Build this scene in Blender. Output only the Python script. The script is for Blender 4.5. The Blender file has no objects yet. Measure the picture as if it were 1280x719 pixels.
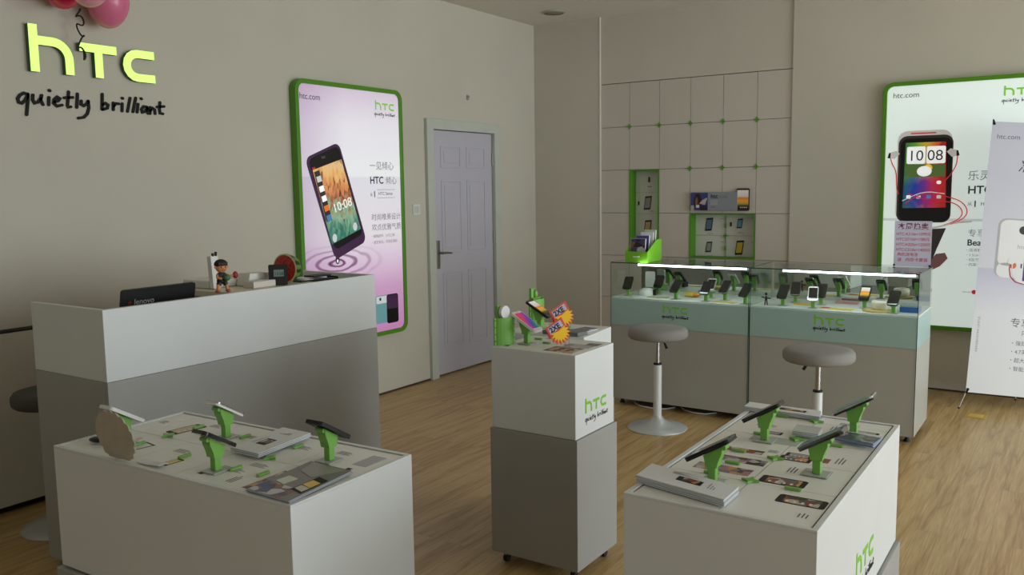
import bpy, math, random
from mathutils import Matrix, Vector
R = math.radians
PI = math.pi
col = bpy.context.scene.collection
rng = random.Random(7)

# ------------------------------------------------------------------ materials
def lin(c):
    return tuple(((v/255)/12.92 if v/255 <= .04045 else ((v/255+.055)/1.055)**2.4) for v in c[:3]) + (1.0,)

MATS = {}
def M(name, c=(200, 200, 200), rough=.5, metal=0.0, emit=0.0, coat=0.0, alpha=None, ec=None):
    if name in MATS: return MATS[name]
    m = bpy.data.materials.new(name); m.use_nodes = True
    b = m.node_tree.nodes['Principled BSDF']
    b.inputs['Base Color'].default_value = lin(c)
    b.inputs['Roughness'].default_value = rough
    b.inputs['Metallic'].default_value = metal
    if coat: b.inputs['Coat Weight'].default_value = coat; b.inputs['Coat Roughness'].default_value = .08
    if emit:
        b.inputs['Emission Color'].default_value = lin(ec or c); b.inputs['Emission Strength'].default_value = emit
    MATS[name] = m
    return m

def node_mat(name):
    m = bpy.data.materials.new(name); m.use_nodes = True
    nt = m.node_tree; b = nt.nodes['Principled BSDF']
    MATS[name] = m
    return m, nt, b, nt.nodes.new, nt.links.new

def ramp(nt, stops, interp='LINEAR'):
    r = nt.nodes.new('ShaderNodeValToRGB'); r.color_ramp.interpolation = interp
    e = r.color_ramp.elements
    while len(e) > 1: e.remove(e[-1])
    e[0].position = stops[0][0]; e[0].color = lin(stops[0][1])
    for p, c in stops[1:]:
        k = e.new(p); k.color = lin(c)
    return r

def paint(name, c, rough=.6, amt=.03, scale=3.0, bump=.0):
    """painted surface with a faint mottling and fine bump"""
    m, nt, b, N, L = node_mat(name)
    tc = N('ShaderNodeTexCoord'); n = N('ShaderNodeTexNoise'); n.inputs['Scale'].default_value = scale; n.inputs['Detail'].default_value = 4
    L(tc.outputs['Object'], n.inputs['Vector'])
    a = [max(0, v*(1-amt)) for v in c]; d = [min(255, v*(1+amt)) for v in c]
    r = ramp(nt, [(.3, a), (.7, d)]); L(n.outputs['Fac'], r.inputs['Fac']); L(r.outputs['Color'], b.inputs['Base Color'])
    b.inputs['Roughness'].default_value = rough
    if bump:
        n2 = N('ShaderNodeTexNoise'); n2.inputs['Scale'].default_value = 180; L(tc.outputs['Object'], n2.inputs['Vector'])
        bp = N('ShaderNodeBump'); bp.inputs['Strength'].default_value = bump; bp.inputs['Distance'].default_value = .002
        L(n2.outputs['Fac'], bp.inputs['Height']); L(bp.outputs['Normal'], b.inputs['Normal'])
    return m

wallp = paint('wall_paint', (206, 200, 187), .75, .015, 1.4, .15)
ceilp = paint('ceiling_paint', (222, 218, 208), .85, .012, 1.0)
tilep = paint('wall_board', (206, 199, 188), .5, .012, 1.5)
white_lam = paint('white_laminate', (221, 224, 226), .42, .008, 4)
grey_lam = paint('grey_laminate', (163, 162, 160), .48, .012, 4)
case_lam = paint('case_laminate', (172, 171, 163), .4, .012, 3)
door_p = paint('door_paint', (196, 192, 205), .5, .01, 2)
frame_p = paint('door_frame_paint', (198, 201, 193), .55, .02, 5)
seat_f = paint('seat_fabric', (143, 140, 137), .9, .03, 160, .6)
dark_seat = paint('dark_seat_vinyl', (70, 70, 64), .6, .05, 30)
panel_p = paint('low_panel_paint', (205, 202, 192), .55, .015, 2)
card_b = paint('cardboard', (182, 172, 156), .85, .04, 25)
dark = M('dark_gap', (18, 18, 17), .8)
brown_line = M('brown_trim', (66, 50, 38), .6)
black = M('black_plastic', (14, 14, 15), .28)
black_m = M('black_matte', (22, 22, 23), .6)
black_gl = M('black_glass', (8, 8, 10), .06, coat=1)
chrome = M('chrome', (200, 200, 205), .18, 1.0)
silver = M('silver_paint', (196, 198, 196), .38, .35)
white_pl = M('white_plastic', (228, 228, 228), .35)
paper = M('white_paper', (226, 228, 232), .7)
paper_b = M('paper_edges', (168, 176, 186), .8)
card_w = M('printed_card_white', (234, 234, 230), .38)
plate_g = M('grey_plate', (176, 180, 176), .3)
green = M('green_plastic', (120, 180, 78), .38)
green_d = M('green_frame_paint', (82, 148, 20), .45)
green_b = M('bright_green_card', (120, 190, 36), .5)
brass = M('brass', (214, 178, 76), .4, .35)
ink = M('grey_ink', (88, 88, 92), .6)
ink_l = M('light_grey_ink', (150, 150, 155), .6)
ink_k = M('black_ink', (22, 20, 22), .6)
red_ink = M('red_ink', (186, 30, 60), .7)
logo_green = M('logo_green', (126, 200, 52), .5)
lock_steel = M('satin_steel', (160, 155, 145), .35, .9)

def wood_floor():
    m, nt, b, N, L = node_mat('wood_floor')
    tc = N('ShaderNodeTexCoord'); mp = N('ShaderNodeMapping'); L(tc.outputs['Object'], mp.inputs['Vector'])
    mp.inputs['Rotation'].default_value = (0, 0, R(90))
    br = N('ShaderNodeTexBrick'); br.inputs['Scale'].default_value = 1; br.inputs['Brick Width'].default_value = 1.22
    br.inputs['Row Height'].default_value = .095; br.inputs['Mortar Size'].default_value = .0006; br.offset = .37
    br.inputs['Color1'].default_value = (0, 0, 0, 1); br.inputs['Color2'].default_value = (1, 1, 1, 1); br.inputs['Mortar'].default_value = (.5, .5, .5, 1)
    L(mp.outputs['Vector'], br.inputs['Vector'])
    # per-plank offset of the grain
    sc = N('ShaderNodeVectorMath'); sc.operation = 'MULTIPLY'; sc.inputs[1].default_value = (.75, 11, 1); L(mp.outputs['Vector'], sc.inputs[0])
    off = N('ShaderNodeVectorMath'); off.operation = 'SCALE'; off.inputs[3].default_value = 13.0; L(br.outputs['Color'], off.inputs[0])
    ad = N('ShaderNodeVectorMath'); ad.operation = 'ADD'; L(sc.outputs[0], ad.inputs[0]); L(off.outputs[0], ad.inputs[1])
    n1 = N('ShaderNodeTexNoise'); n1.inputs['Scale'].default_value = .8; n1.inputs['Detail'].default_value = 3; n1.inputs['Distortion'].default_value = .5
    L(ad.outputs[0], n1.inputs['Vector'])
    mu = N('ShaderNodeMath'); mu.operation = 'MULTIPLY'; mu.inputs[1].default_value = 9; L(n1.outputs['Fac'], mu.inputs[0])
    fr = N('ShaderNodeMath'); fr.operation = 'PINGPONG'; fr.inputs[1].default_value = 1; L(mu.outputs[0], fr.inputs[0])
    r = ramp(nt, [(0, (178, 142, 90)), (.22, (192, 158, 104)), (.6, (202, 170, 116)), (1, (206, 176, 122))]); L(fr.outputs[0], r.inputs['Fac'])
    n2 = N('ShaderNodeTexNoise'); n2.inputs['Scale'].default_value = 1.0; n2.inputs['Detail'].default_value = 6
    sc2 = N('ShaderNodeVectorMath'); sc2.operation = 'MULTIPLY'; sc2.inputs[1].default_value = (6, 160, 1); L(mp.outputs['Vector'], sc2.inputs[0]); L(sc2.outputs[0], n2.inputs['Vector'])
    r2 = ramp(nt, [(.35, (226, 222, 216)), (.65, (255, 255, 255))]); L(n2.outputs['Fac'], r2.inputs['Fac'])
    mx = N('ShaderNodeMix'); mx.data_type = 'RGBA'; mx.blend_type = 'MULTIPLY'; mx.inputs['Factor'].default_value = 1
    L(r.outputs['Color'], mx.inputs['A']); L(r2.outputs['Color'], mx.inputs['B'])
    # plank to plank tint
    hs = N('ShaderNodeHueSaturation'); mr = N('ShaderNodeMapRange'); mr.inputs['To Min'].default_value = .94; mr.inputs['To Max'].default_value = 1.04
    L(br.outputs['Color'], mr.inputs['Value']); L(mr.outputs[0], hs.inputs['Value']); L(mx.outputs['Result'], hs.inputs['Color'])
    mt = N('ShaderNodeMix'); mt.data_type = 'RGBA'; mt.blend_type = 'MIX'; L(br.outputs['Fac'], mt.inputs['Factor']); L(hs.outputs['Color'], mt.inputs['A'])
    mt.inputs['B'].default_value = lin((150, 112, 70)); L(mt.outputs['Result'], b.inputs['Base Color'])
    b.inputs['Roughness'].default_value = .34
    bp = N('ShaderNodeBump'); bp.inputs['Strength'].default_value = .12; bp.inputs['Distance'].default_value = .001; L(n2.outputs['Fac'], bp.inputs['Height']); L(bp.outputs['Normal'], b.inputs['Normal'])
    return m
floor_m = wood_floor()

def glass_mat(name, tint, refl=1.0, rough=0.0):
    m = bpy.data.materials.new(name); m.use_nodes = True; nt = m.node_tree; nt.nodes.clear()
    o = nt.nodes.new('ShaderNodeOutputMaterial'); t = nt.nodes.new('ShaderNodeBsdfTransparent'); t.inputs['Color'].default_value = tint
    g = nt.nodes.new('ShaderNodeBsdfGlossy'); g.inputs['Roughness'].default_value = rough
    f = nt.nodes.new('ShaderNodeFresnel'); f.inputs['IOR'].default_value = 1.45
    k = nt.nodes.new('ShaderNodeMath'); k.operation = 'MULTIPLY'; k.inputs[1].default_value = refl
    x = nt.nodes.new('ShaderNodeMixShader')
    gm = nt.nodes.new('ShaderNodeNewGeometry'); fr = nt.nodes.new('ShaderNodeMath'); fr.operation = 'SUBTRACT'; fr.use_clamp = True
    nt.links.new(f.outputs[0], fr.inputs[0]); nt.links.new(gm.outputs['Backfacing'], fr.inputs[1]); nt.links.new(fr.outputs[0], k.inputs[0]); nt.links.new(k.outputs[0], x.inputs[0]); nt.links.new(t.outputs[0], x.inputs[1]); nt.links.new(g.outputs[0], x.inputs[2]); nt.links.new(x.outputs[0], o.inputs[0])
    MATS[name] = m; return m
case_glass = glass_mat('case_glass', (.95, .98, .965, 1))
win_glass = glass_mat('window_glass', (.95, .97, .96, 1), .6)
glass_edge = M('glass_edge', (24, 56, 46), .15)
clear_pl = glass_mat('clear_plastic', (.9, .9, .9, 1))
mirror = M('mirror', (214, 218, 214), .02, 1.0)
frost = M('frosted_teal_glass', (160, 190, 186), .3)
led = M('led_lamp', (235, 245, 250), .4, emit=9)

# ------------------------------------------------------------------ mesh builder
class MB:
    def __init__(s):
        s.v = []; s.f = []; s.m = []; s.sm = []; s.mats = []; s.T = Matrix.Identity(4)
    def mi(s, mat):
        if mat not in s.mats: s.mats.append(mat)
        return s.mats.index(mat)
    def add(s, vs, fs, mat, smooth=False):
        o = len(s.v); s.v += [tuple(s.T @ Vector(p)) for p in vs]; k = s.mi(mat)
        for f in fs: s.f.append([i+o for i in f]); s.m.append(k); s.sm.append(smooth)
        return s
    def box(s, x0, y0, z0, x1, y1, z1, mat):
        vs = [(x0, y0, z0), (x1, y0, z0), (x1, y1, z0), (x0, y1, z0), (x0, y0, z1), (x1, y0, z1), (x1, y1, z1), (x0, y1, z1)]
        return s.add(vs, [(0, 3, 2, 1), (4, 5, 6, 7), (0, 1, 5, 4), (1, 2, 6, 5), (2, 3, 7, 6), (3, 0, 4, 7)], mat)
    def prism(s, pts, d0, d1, mat, axis='y', side=None):
        """outline pts extruded between d0 and d1. axis y: pts are (x,z); axis z: pts are (x,y); axis x: (y,z)"""
        n = len(pts)
        if axis == 'y': P = lambda p, d: (p[0], d, p[1])
        elif axis == 'z': P = lambda p, d: (p[0], p[1], d)
        else: P = lambda p, d: (d, p[0], p[1])
        vs = [P(p, d0) for p in pts] + [P(p, d1) for p in pts]
        area = sum(pts[i][0]*pts[(i+1) % n][1]-pts[(i+1) % n][0]*pts[i][1] for i in range(n))
        flip = (area > 0) != (axis in 'zx')
        if d1 < d0: flip = not flip
        a = list(range(n)); b = [i+n for i in a]
        caps = [a[::-1], b]; sides = [(i, (i+1) % n, (i+1) % n+n, i+n) for i in range(n)]
        if flip: caps = [c[::-1] for c in caps]; sides = [q[::-1] for q in sides]
        s.add(vs, caps, mat); s.add(vs, sides, side or mat)
        return s
    def flat(s, pts, d, mat, axis='y'):
        if axis == 'y': vs = [(p[0], d, p[1]) for p in pts]
        else: vs = [(p[0], p[1], d) for p in pts]
        return s.add(vs, [list(range(len(pts)))], mat)
    def rect(s, x0, z0, x1, z1, d, mat, axis='y'):
        if axis == 'y': return s.prism([(x0, z0), (x1, z0), (x1, z1), (x0, z1)], d, d+.0004, mat)
        return s.prism([(x0, z0), (x1, z0), (x1, z1), (x0, z1)], d-.0004, d, mat, 'z')
    def lathe(s, prof, mat, seg=48, c=(0, 0), smooth=True, capb=True, capt=True):
        vs = []; fs = []; n = len(prof)
        for i in range(seg):
            a = 2*PI*i/seg
            for r, z in prof: vs.append((c[0]+r*math.cos(a), c[1]+r*math.sin(a), z))
        for i in range(seg):
            j = (i+1) % seg
            for k in range(n-1): fs.append((i*n+k, j*n+k, j*n+k+1, i*n+k+1))
        s.add(vs, fs, mat, smooth)
        if capb and prof[0][0] > 1e-5: s.add([vs[i*n] for i in range(seg)], [list(range(seg))[::-1]], mat)
        if capt and prof[-1][0] > 1e-5: s.add([vs[i*n+n-1] for i in range(seg)], [list(range(seg))], mat)
        return s
    def ball(s, c, r, mat, seg=20, rings=12):
        rx, ry, rz = r if isinstance(r, tuple) else (r, r, r)
        vs = [(c[0], c[1], c[2]-rz)]; fs = []
        for k in range(1, rings):
            ph = -PI/2+PI*k/rings
            for i in range(seg):
                a = 2*PI*i/seg; vs.append((c[0]+rx*math.cos(ph)*math.cos(a), c[1]+ry*math.cos(ph)*math.sin(a), c[2]+rz*math.sin(ph)))
        vs.append((c[0], c[1], c[2]+rz)); t = len(vs)-1
        for i in range(seg):
            j = (i+1) % seg
            fs.append((0, 1+j, 1+i)); fs.append((t, t-seg+i, t-seg+j))
            for k in range(rings-2): fs.append((1+k*seg+i, 1+k*seg+j, 1+(k+1)*seg+j, 1+(k+1)*seg+i))
        return s.add(vs, fs, mat, True)
    def tube(s, pts, r, mat, seg=10, caps=True):
        pts = [Vector(p) for p in pts]; n = len(pts); rad = r if isinstance(r, (list, tuple)) else [r]*n
        vs = []; fs = []; u = None
        for i, p in enumerate(pts):
            d = (pts[min(i+1, n-1)]-pts[max(i-1, 0)]).normalized()
            if u is None:
                u = d.cross(Vector((0, 0, 1)))
                if u.length < .05: u = d.cross(Vector((1, 0, 0)))
            u = (u-d*u.dot(d)); u.normalize(); w = d.cross(u)
            for k in range(seg):
                a = 2*PI*k/seg; vs.append(tuple(p+(u*math.cos(a)+w*math.sin(a))*rad[i]))
        for i in range(n-1):
            for k in range(seg):
                j = (k+1) % seg; fs.append((i*seg+k, i*seg+j, (i+1)*seg+j, (i+1)*seg+k))
        s.add(vs, fs, mat, True)
        if caps: s.add(vs, [list(range(seg))[::-1], [(n-1)*seg+k for k in range(seg)]], mat)
        return s
    def stroke(s, pts, w, d0, d1, mat, rnd=False, axis='y'):
        """a pen stroke: polyline of width w, flat or round ends, thick from d0 to d1"""
        P = [Vector(p) for p in pts]; n = len(P); Lf = []; Rt = []
        for i in range(n):
            a = (P[i]-P[i-1]).normalized() if i else None
            b = (P[i+1]-P[i]).normalized() if i < n-1 else None
            t = ((a+b).normalized() if a and b else (a or b)); nn = Vector((-t.y, t.x))
            k = 1.0
            if a and b: k = min(1.6, 1/max(.5, nn.dot(Vector((-a.y, a.x)))))
            Lf.append(P[i]+nn*w/2*k); Rt.append(P[i]-nn*w/2*k)
        if rnd:
            def cap(c, d):
                a0 = math.atan2(d.y, d.x); return [c+Vector((math.cos(a0+q), math.sin(a0+q)))*w/2 for q in (PI/3, PI/6, 0, -PI/6, -PI/3)]
            e = cap(P[-1], (P[-1]-P[-2])); st = cap(P[0], (P[0]-P[1]))
        else: e = []; st = []
        # quads along plus caps, each a closed prism so that overlaps stay clean
        if rnd:
            s.prism([tuple(q) for q in [Lf[-1]]+e+[Rt[-1]]], d0, d1, mat, axis)
            s.prism([tuple(q) for q in [Rt[0]]+st+[Lf[0]]], d0, d1, mat, axis)
        for i in range(n-1):
            s.prism([tuple(Lf[i]), tuple(Rt[i]), tuple(Rt[i+1]), tuple(Lf[i+1])], d0, d1, mat, axis)
        return s
    def text(s, body, x, z, size, d, mat, axis='y', sx=1.0, shear=0.0, depth=.0004, align='LEFT', bold=0.0, rot=0.0, space=1.0):
        vs, fs = glyphs(body, shear, bold, space)
        if align == 'CENTER':
            w = max(p[0] for p in vs); off = -w/2
        else: off = 0
        c, q = math.cos(rot), math.sin(rot); out = []
        for px, py in vs:
            a = (px+off)*size*sx; b = py*size
            X = x+a*c-b*q; Z = z+a*q+b*c
            out.append((X, d, Z) if axis == 'y' else (X, Z, d))
        return s.add(out, fs, mat)
    def build(s, name, parent=None, bevel=0.0, seg=2, loc=None, rot=None):
        me = bpy.data.meshes.new(name); me.from_pydata(s.v, [], s.f)
        for m in s.mats: me.materials.append(m)
        me.polygons.foreach_set('material_index', s.m); me.polygons.foreach_set('use_smooth', s.sm); me.update()
        o = bpy.data.objects.new(name, me); col.objects.link(o)
        if parent: o.parent = parent
        if loc: o.location = loc
        if rot: o.rotation_euler = rot
        if bevel:
            b = o.modifiers.new('bevel', 'BEVEL'); b.width = bevel; b.segments = seg; b.limit_method = 'ANGLE'; b.angle_limit = R(40); b.harden_normals = False
        return o

GC = {}
def glyphs(body, shear, bold, space):
    k = (body, shear, bold, space)
    if k not in GC:
        cu = bpy.data.curves.new('t', 'FONT'); cu.body = body; cu.size = 1; cu.shear = shear; cu.resolution_u = 4; cu.offset = bold; cu.space_character = space
        ob = bpy.data.objects.new('t', cu); col.objects.link(ob)
        dg = bpy.context.evaluated_depsgraph_get()
        me = bpy.data.meshes.new_from_object(ob.evaluated_get(dg))
        GC[k] = ([(v.co.x, v.co.y) for v in me.vertices], [list(p.vertices) for p in me.polygons])
        bpy.data.objects.remove(ob); bpy.data.curves.remove(cu); bpy.data.meshes.remove(me)
    return GC[k]

class TS:
    """print lines; every line becomes a part of its own"""
    def __init__(s, parent): s.p = parent; s.dash = MB()
    def text(s, *a, **k): MB().text(*a, **k).build('text_line', s.p)
    def rect(s, *a): s.dash.rect(*a)
    def prism(s, *a): MB().prism(*a).build('round_mark', s.p)
    def done(s):
        if s.dash.v: s.dash.build('dashed_outline', s.p)
def tag(o, label=None, cat=None, group=None, kind=None):
    if label: o['label'] = label
    if cat: o['category'] = cat
    if group: o['group'] = group
    if kind: o['kind'] = kind
    return o
def empty(name, loc=(0, 0, 0), rz=0, label=None, cat=None, group=None, kind=None):
    o = bpy.data.objects.new(name, None); o.empty_display_size = .05; col.objects.link(o)
    o.location = loc; o.rotation_euler = (0, 0, rz)
    return tag(o, label, cat, group, kind)
def copy_tree(o, parent=None):
    c = o.copy(); col.objects.link(c)
    if parent: c.parent = parent
    for ch in [x for x in bpy.data.objects if x.parent == o]: copy_tree(ch, c)
    return c
def rrect(x0, z0, x1, z1, r, n=6):
    p = []
    for cx, cz, a in ((x1-r, z0+r, -90), (x1-r, z1-r, 0), (x0+r, z1-r, 90), (x0+r, z0+r, 180)):
        for i in range(n+1):
            t = R(a+90*i/n); p.append((cx+r*math.cos(t), cz+r*math.sin(t)))
    return p
def arc(cx, cz, r, a0, a1, n=8):
    return [(cx+r*math.cos(R(a0+(a1-a0)*i/n)), cz+r*math.sin(R(a0+(a1-a0)*i/n))) for i in range(n+1)]

# ------------------------------------------------------------------ lettering shared by several things
def logo(mb, x, z, w, d0, d1, mat, axis='y'):
    """three block letters, w wide over all; z is the foot of the letters"""
    t = .062*w
    S = lambda pts: mb.stroke([(x+p[0]*w, z+p[1]*w) for p in pts], t, d0, d1, mat, False, axis)
    S([(.031, 0), (.031, .335)])
    S([(.062, .225), (.17, .225)] + arc(.17, .105, .12, 90, 0) [1:] + [(.29, 0)])
    S([(.375, .218), (.672, .218)]); S([(.523, .187), (.523, 0)])
    S([(1, .218), (.85, .218)] + arc(.85, .125, .093, 90, 270)[1:] + [(1, .032)])
TAG = [[(135,105),(112,98),(85,118),(70,145),(75,175),(95,182),(118,160),(138,118)], [(140,105),(136,170),(122,275)],
 [(175,112),(170,150),(182,178),(205,170),(226,140)], [(235,112),(225,150),(240,190)], [(285,128),(280,190)], [(291,68),(295,72)],
 [(320,165),(350,155),(362,135),(345,122),(322,145),(316,175),(338,200),(375,190)], [(430,75),(422,140),(415,190),(420,206),(438,203)], [(395,127),(457,122)],
 [(495,90),(483,208)], [(520,150),(517,180),(535,192),(560,175),(572,150)], [(572,150),(574,210),(560,260),(530,293),(490,300)],
 [(685,85),(676,220)], [(680,180),(705,165),(725,180),(718,208),(680,222)], [(768,160),(765,222)], [(768,190),(788,165),(812,168)],
 [(840,165),(835,232)], [(843,114),(847,118)], [(908,112),(880,235)], [(955,110),(925,238)], [(972,165),(960,240)], [(1000,113),(1004,117)],
 [(1044,190),(1018,186),(998,214),(1004,240),(1026,234),(1046,204)], [(1046,194),(1042,225),(1052,250)], [(1074,192),(1070,252)], [(1070,226),(1094,200),(1112,214),(1114,252)],
 [(1162,145),(1154,210),(1158,246),(1182,252)], [(1134,188),(1196,182)]]
def tagline(mb, x, z, w, d0, d1, mat, axis='y', bold=1.0):
    """handwritten two-word line, w wide; z is the foot of the short letters"""
    k = w/1130
    for st in TAG:
        mb.stroke([(x+(a-65)*k, z-((b-.06*(a-80))-188)*k*.82) for a, b in st], 20*k*bold, d0, d1, mat, True, axis)

# ------------------------------------------------------------------ room
CE = 3.05; LX = -4.409; BY = 7.059; RX = 4.1; FY = -1.9
def struct(mb, name, **k):
    o = mb.build(name, **k); o['kind'] = 'structure'; return o
struct(MB().box(LX-.2, FY-.2, -.1, RX+.2, BY+.5, 0, floor_m), 'floor')
struct(MB().box(LX-.2, FY-.2, CE, RX+.2, BY+.5, CE+.12, ceilp), 'ceiling')
# left wall with a door opening
DY0, DY1, DZ = 5.493, 6.346, 2.026
w = MB(); w.box(LX-.15, FY, 0, LX, DY0, CE, wallp); w.box(LX-.15, DY1, 0, LX, BY+.3, CE, wallp); w.box(LX-.15, DY0, DZ, LX, DY1, CE, wallp); w.box(LX-.15, DY0, 0, LX-.1, DY1, DZ, wallp)
struct(w, 'wall_left')
# back wall: front plane left and right, a shallow bay between them
BX0, BX1, RB = -3.713, -2.0, 7.075
w = MB(); w.box(LX, BY, 0, BX0, BY+.3, CE, wallp); w.box(BX1, BY, 0, RX+.2, BY+.3, CE, wallp); w.box(BX0, RB+.002, 2.462, BX1, BY+.3, CE, wallp); w.box(BX0, RB+.14, 0, BX1, BY+.3, 2.462, dark)
struct(w, 'wall_back')
# boards of the bay
ZR = [2.458, 2.075, 1.695, 1.312, .928, .545, .16, 0]
XR = [BX0+.286*i for i in range(7)]; XR[-1] = BX1
w = MB(); g = .0018
for i in range(6):
    for j in range(7):
        if i == 1 and j in (2, 3): continue
        if i in (3, 4) and j == 3: continue
        w.box(XR[i]+g, RB, ZR[j+1]+g, XR[i+1]-g, RB+.018, ZR[j]-g, tilep)
w.box(BX0, RB+.02, 0, XR[1], BY+.2, 2.458, dark); w.box(XR[2], RB+.02, 0, XR[3], BY+.2, 2.458, dark); w.box(XR[5], RB+.02, 0, BX1, BY+.2, 2.458, dark)
w.box(XR[1], RB+.02, 1.695, XR[2], BY+.2, 2.458, dark); w.box(XR[3], RB+.02, 1.312, XR[5], BY+.2, 2.458, dark)
w.box(XR[1], RB+.02, 0, XR[2], BY+.2, .928, dark); w.box(XR[3], RB+.02, 0, XR[5], BY+.2, .928, dark)
struct(w, 'trim_1')
w = MB(); w.box(BX0-.004, BY-.004, 0, BX0+.004, BY+.014, CE, M('bay_edge', (232, 228, 218), .5)); struct(w, 'trim_2')
# right wall with two wide windows, the daylight of the room
WZ0, WZ1 = .12, 2.85; WY = [(-.7, 2.9), (3.2, 6.75)]
w = MB(); ys = [FY, WY[0][0], WY[0][1], WY[1][0], WY[1][1], BY]
for a, b in ((ys[0], ys[1]), (ys[2], ys[3]), (ys[4], ys[5])): w.box(RX, a, 0, RX+.2, b, CE, wallp)
for a, b in WY: w.box(RX, a, 0, RX+.2, b, WZ0, wallp); w.box(RX, a, WZ1, RX+.2, b, CE, wallp)
struct(w, 'wall_right')
for n, (a, b) in enumerate(WY):
    e = empty('window_%d' % (n+1), (RX+.1, (a+b)/2, WZ0), 0, kind='structure'); h = (b-a)/2; H = WZ1-WZ0
    f = MB(); t = .05
    for y in (-h, h-t): f.box(-.03, y, 0, .03, y+t, H, silver)
    for z in (0, H-t): f.box(-.03, -h+t, z, .03, h-t, z+t, silver)
    f.box(-.025, -.025, t, .025, .025, H-t, silver)
    f.build('window_frame', e, .003); MB().box(-.004, -h+t, t, .004, h-t, H-t, win_glass).build('pane', e)
struct(MB().box(LX, FY-.15, 0, RX+.2, FY, CE, paint('front_wall_paint', (205, 201, 190), .8, .02, 2)), 'wall_front')
w = MB(); w.box(LX, 2.7, 0, LX+.006, 5.408, .012, brown_line); w.box(LX, 6.438, 0, LX+.006, BY, .012, brown_line); w.box(LX+.006, BY-.006, 0, BX0, BY, .012, brown_line); w.box(BX1, BY-.006, 0, RX, BY, .012, brown_line)
struct(w, 'trim_3')
# low panelling behind the reception desk
w = MB(); w.box(LX+.001, .4, .035, LX+.085, 2.62, .885, panel_p); w.box(LX+.001, .4, .885, LX+.087, 2.62, .893, dark); w.box(LX+.001, .4, 0, LX+.05, 2.62, .035, dark)
struct(w, 'trim_4', bevel=.002)

# door
d = empty('door_1', (LX, DY0, 0), R(90), kind='structure')   # local x along the wall, local -y into the room
f = MB(); fw = .085; DW = DY1-DY0
f.box(-fw, -.03, 0, 0, -.001, DZ+.08, frame_p); f.box(DW, -.03, 0, DW+fw, -.001, DZ+.08, frame_p); f.box(0, -.03, DZ, DW, -.001, DZ+.08, frame_p)
f.box(-.004, -.001, 0, 0, .07, DZ, frame_p)
f.build('door_frame', d, .004)
f = MB(); f.box(.006, .004, .012, DW-.006, .04, DZ-.005, door_p)
leaf = f.build('door_leaf', d, .002)
f = MB()
for (x0, x1) in ((.12, .39), (.47, .74)):
    for (z0, z1) in ((.22, .86), (1.02, 1.62), (1.72, 1.90)):
        fr = .014
        f.box(x0, -.001, z0, x1, .0045, z0+fr, door_p); f.box(x0, -.001, z1-fr, x1, .0045, z1, door_p); f.box(x0, -.001, z0+fr, x0+fr, .0045, z1-fr, door_p); f.box(x1-fr, -.001, z0+fr, x1, .0045, z1-fr, door_p)
        f.box(x0+.04, -.0005, z0+.04, x1-.04, .0045, z1-.04, door_p)
f.build('door_moulding', leaf, .002)
h = MB(); h.box(.035, -.008, .90, .075, .0035, 1.13, lock_steel); h.tube([(.055, -.006, 1.03), (.055, -.05, 1.03)], .009, lock_steel); h.tube([(.055, -.05, 1.03), (.09, -.056, 1.031), (.175, -.052, 1.022)], [.010, .009, .007], lock_steel)
h.tube([(.055, -.009, .94), (.055, -.014, .94)], .009, lock_steel)
h.build('door_handle', leaf, .002)
for z in (.25, 1.12, 1.8):
    MB().tube([(DW-.003, -.004, z-.05), (DW-.003, -.004, z+.05)], .006, lock_steel).build('hinge', d)

# round ceiling fitting, wall switch, wall hook, brass floor socket
e = empty('ceiling_speaker', (-3.924, 6.61, CE), 0, 'round flush white fitting on the ceiling near the back left corner', 'ceiling fitting')
MB().lathe([(.104, -.001), (.104, -.006), (.09, -.012), (.084, -.012)], M('fitting_rim', (176, 170, 155), .5), capt=False, capb=False).build('rim', e)
MB().lathe([(.083, -.002), (.083, -.009), (.0, -.012)], M('fitting_grille', (140, 134, 120), .7)).build('grille', e)
e = empty('light_switch', (LX, 5.284, 1.39), R(90), 'small white square light switch on the wall left of the door', 'light switch')
MB().box(-.043, -.009, -.043, .043, -.0005, .043, white_pl).build('plate', e, .003)
for x in (-.017, .017): MB().box(x-.013, -.013, -.026, x+.013, -.0095, .026, M('switch_rocker', (212, 212, 208), .4)).build('rocker', e, .002)
e = MB().box(-.012, -.008, -.02, .012, -.0005, .02, M('hook_grey', (150, 146, 136), .5)).tube([(0, -.008, .004), (0, -.02, 0), (0, -.022, .01)], .003, M('hook_grey')).build('wall_hook', bevel=.001, loc=(LX, 5.991, 2.311), rot=(0, 0, R(90)))
tag(e, 'tiny grey hook high on the wall above the door', 'hook')
e = empty('floor_socket', (-.55, 6.375, 0), R(-4), 'square brass socket cover set in the wood floor below the banner', 'floor socket')
MB().box(-.062, -.062, 0.0003, .062, .062, .003, brass).build('cover_plate', e, .001)
MB().box(-.042, -.042, .0033, .042, .042, .0055, M('brass_lid', (240, 208, 110), .3, .35)).build('lid', e, .001)

# green diamonds where board corners meet
DN = [(1, 1, 'upper seam', 'first from the left'), (2, 1, 'upper seam', 'second from the left'), (3, 1, 'upper seam', 'third from the left'), (4, 1, 'upper seam', 'fourth from the left'), (5, 1, 'upper seam', 'rightmost'),
      (3, 2, 'lower seam', 'leftmost'), (4, 2, 'lower seam', 'middle'), (5, 2, 'lower seam', 'rightmost')]
dm = None
for i, j, s_, w_ in DN:
    if dm is None:
        m = MB(); r_ = .024; p = []
        for k in range(8):
            a = PI*k/4; q = r_ if k % 2 == 0 else r_*.52
            p.append((q*math.cos(a), q*math.sin(a)))
        m.prism(p, -.009, -.0005, green_d); o = dm = m.build('corner_clip', bevel=.0015)
    else: o = dm.copy(); col.objects.link(o)
    o.location = (XR[i], RB, ZR[j])
    tag(o, 'green diamond clip on the %s of the wall boards, %s' % (s_, w_), 'clip', 'green diamond clips on the wall boards')

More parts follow.
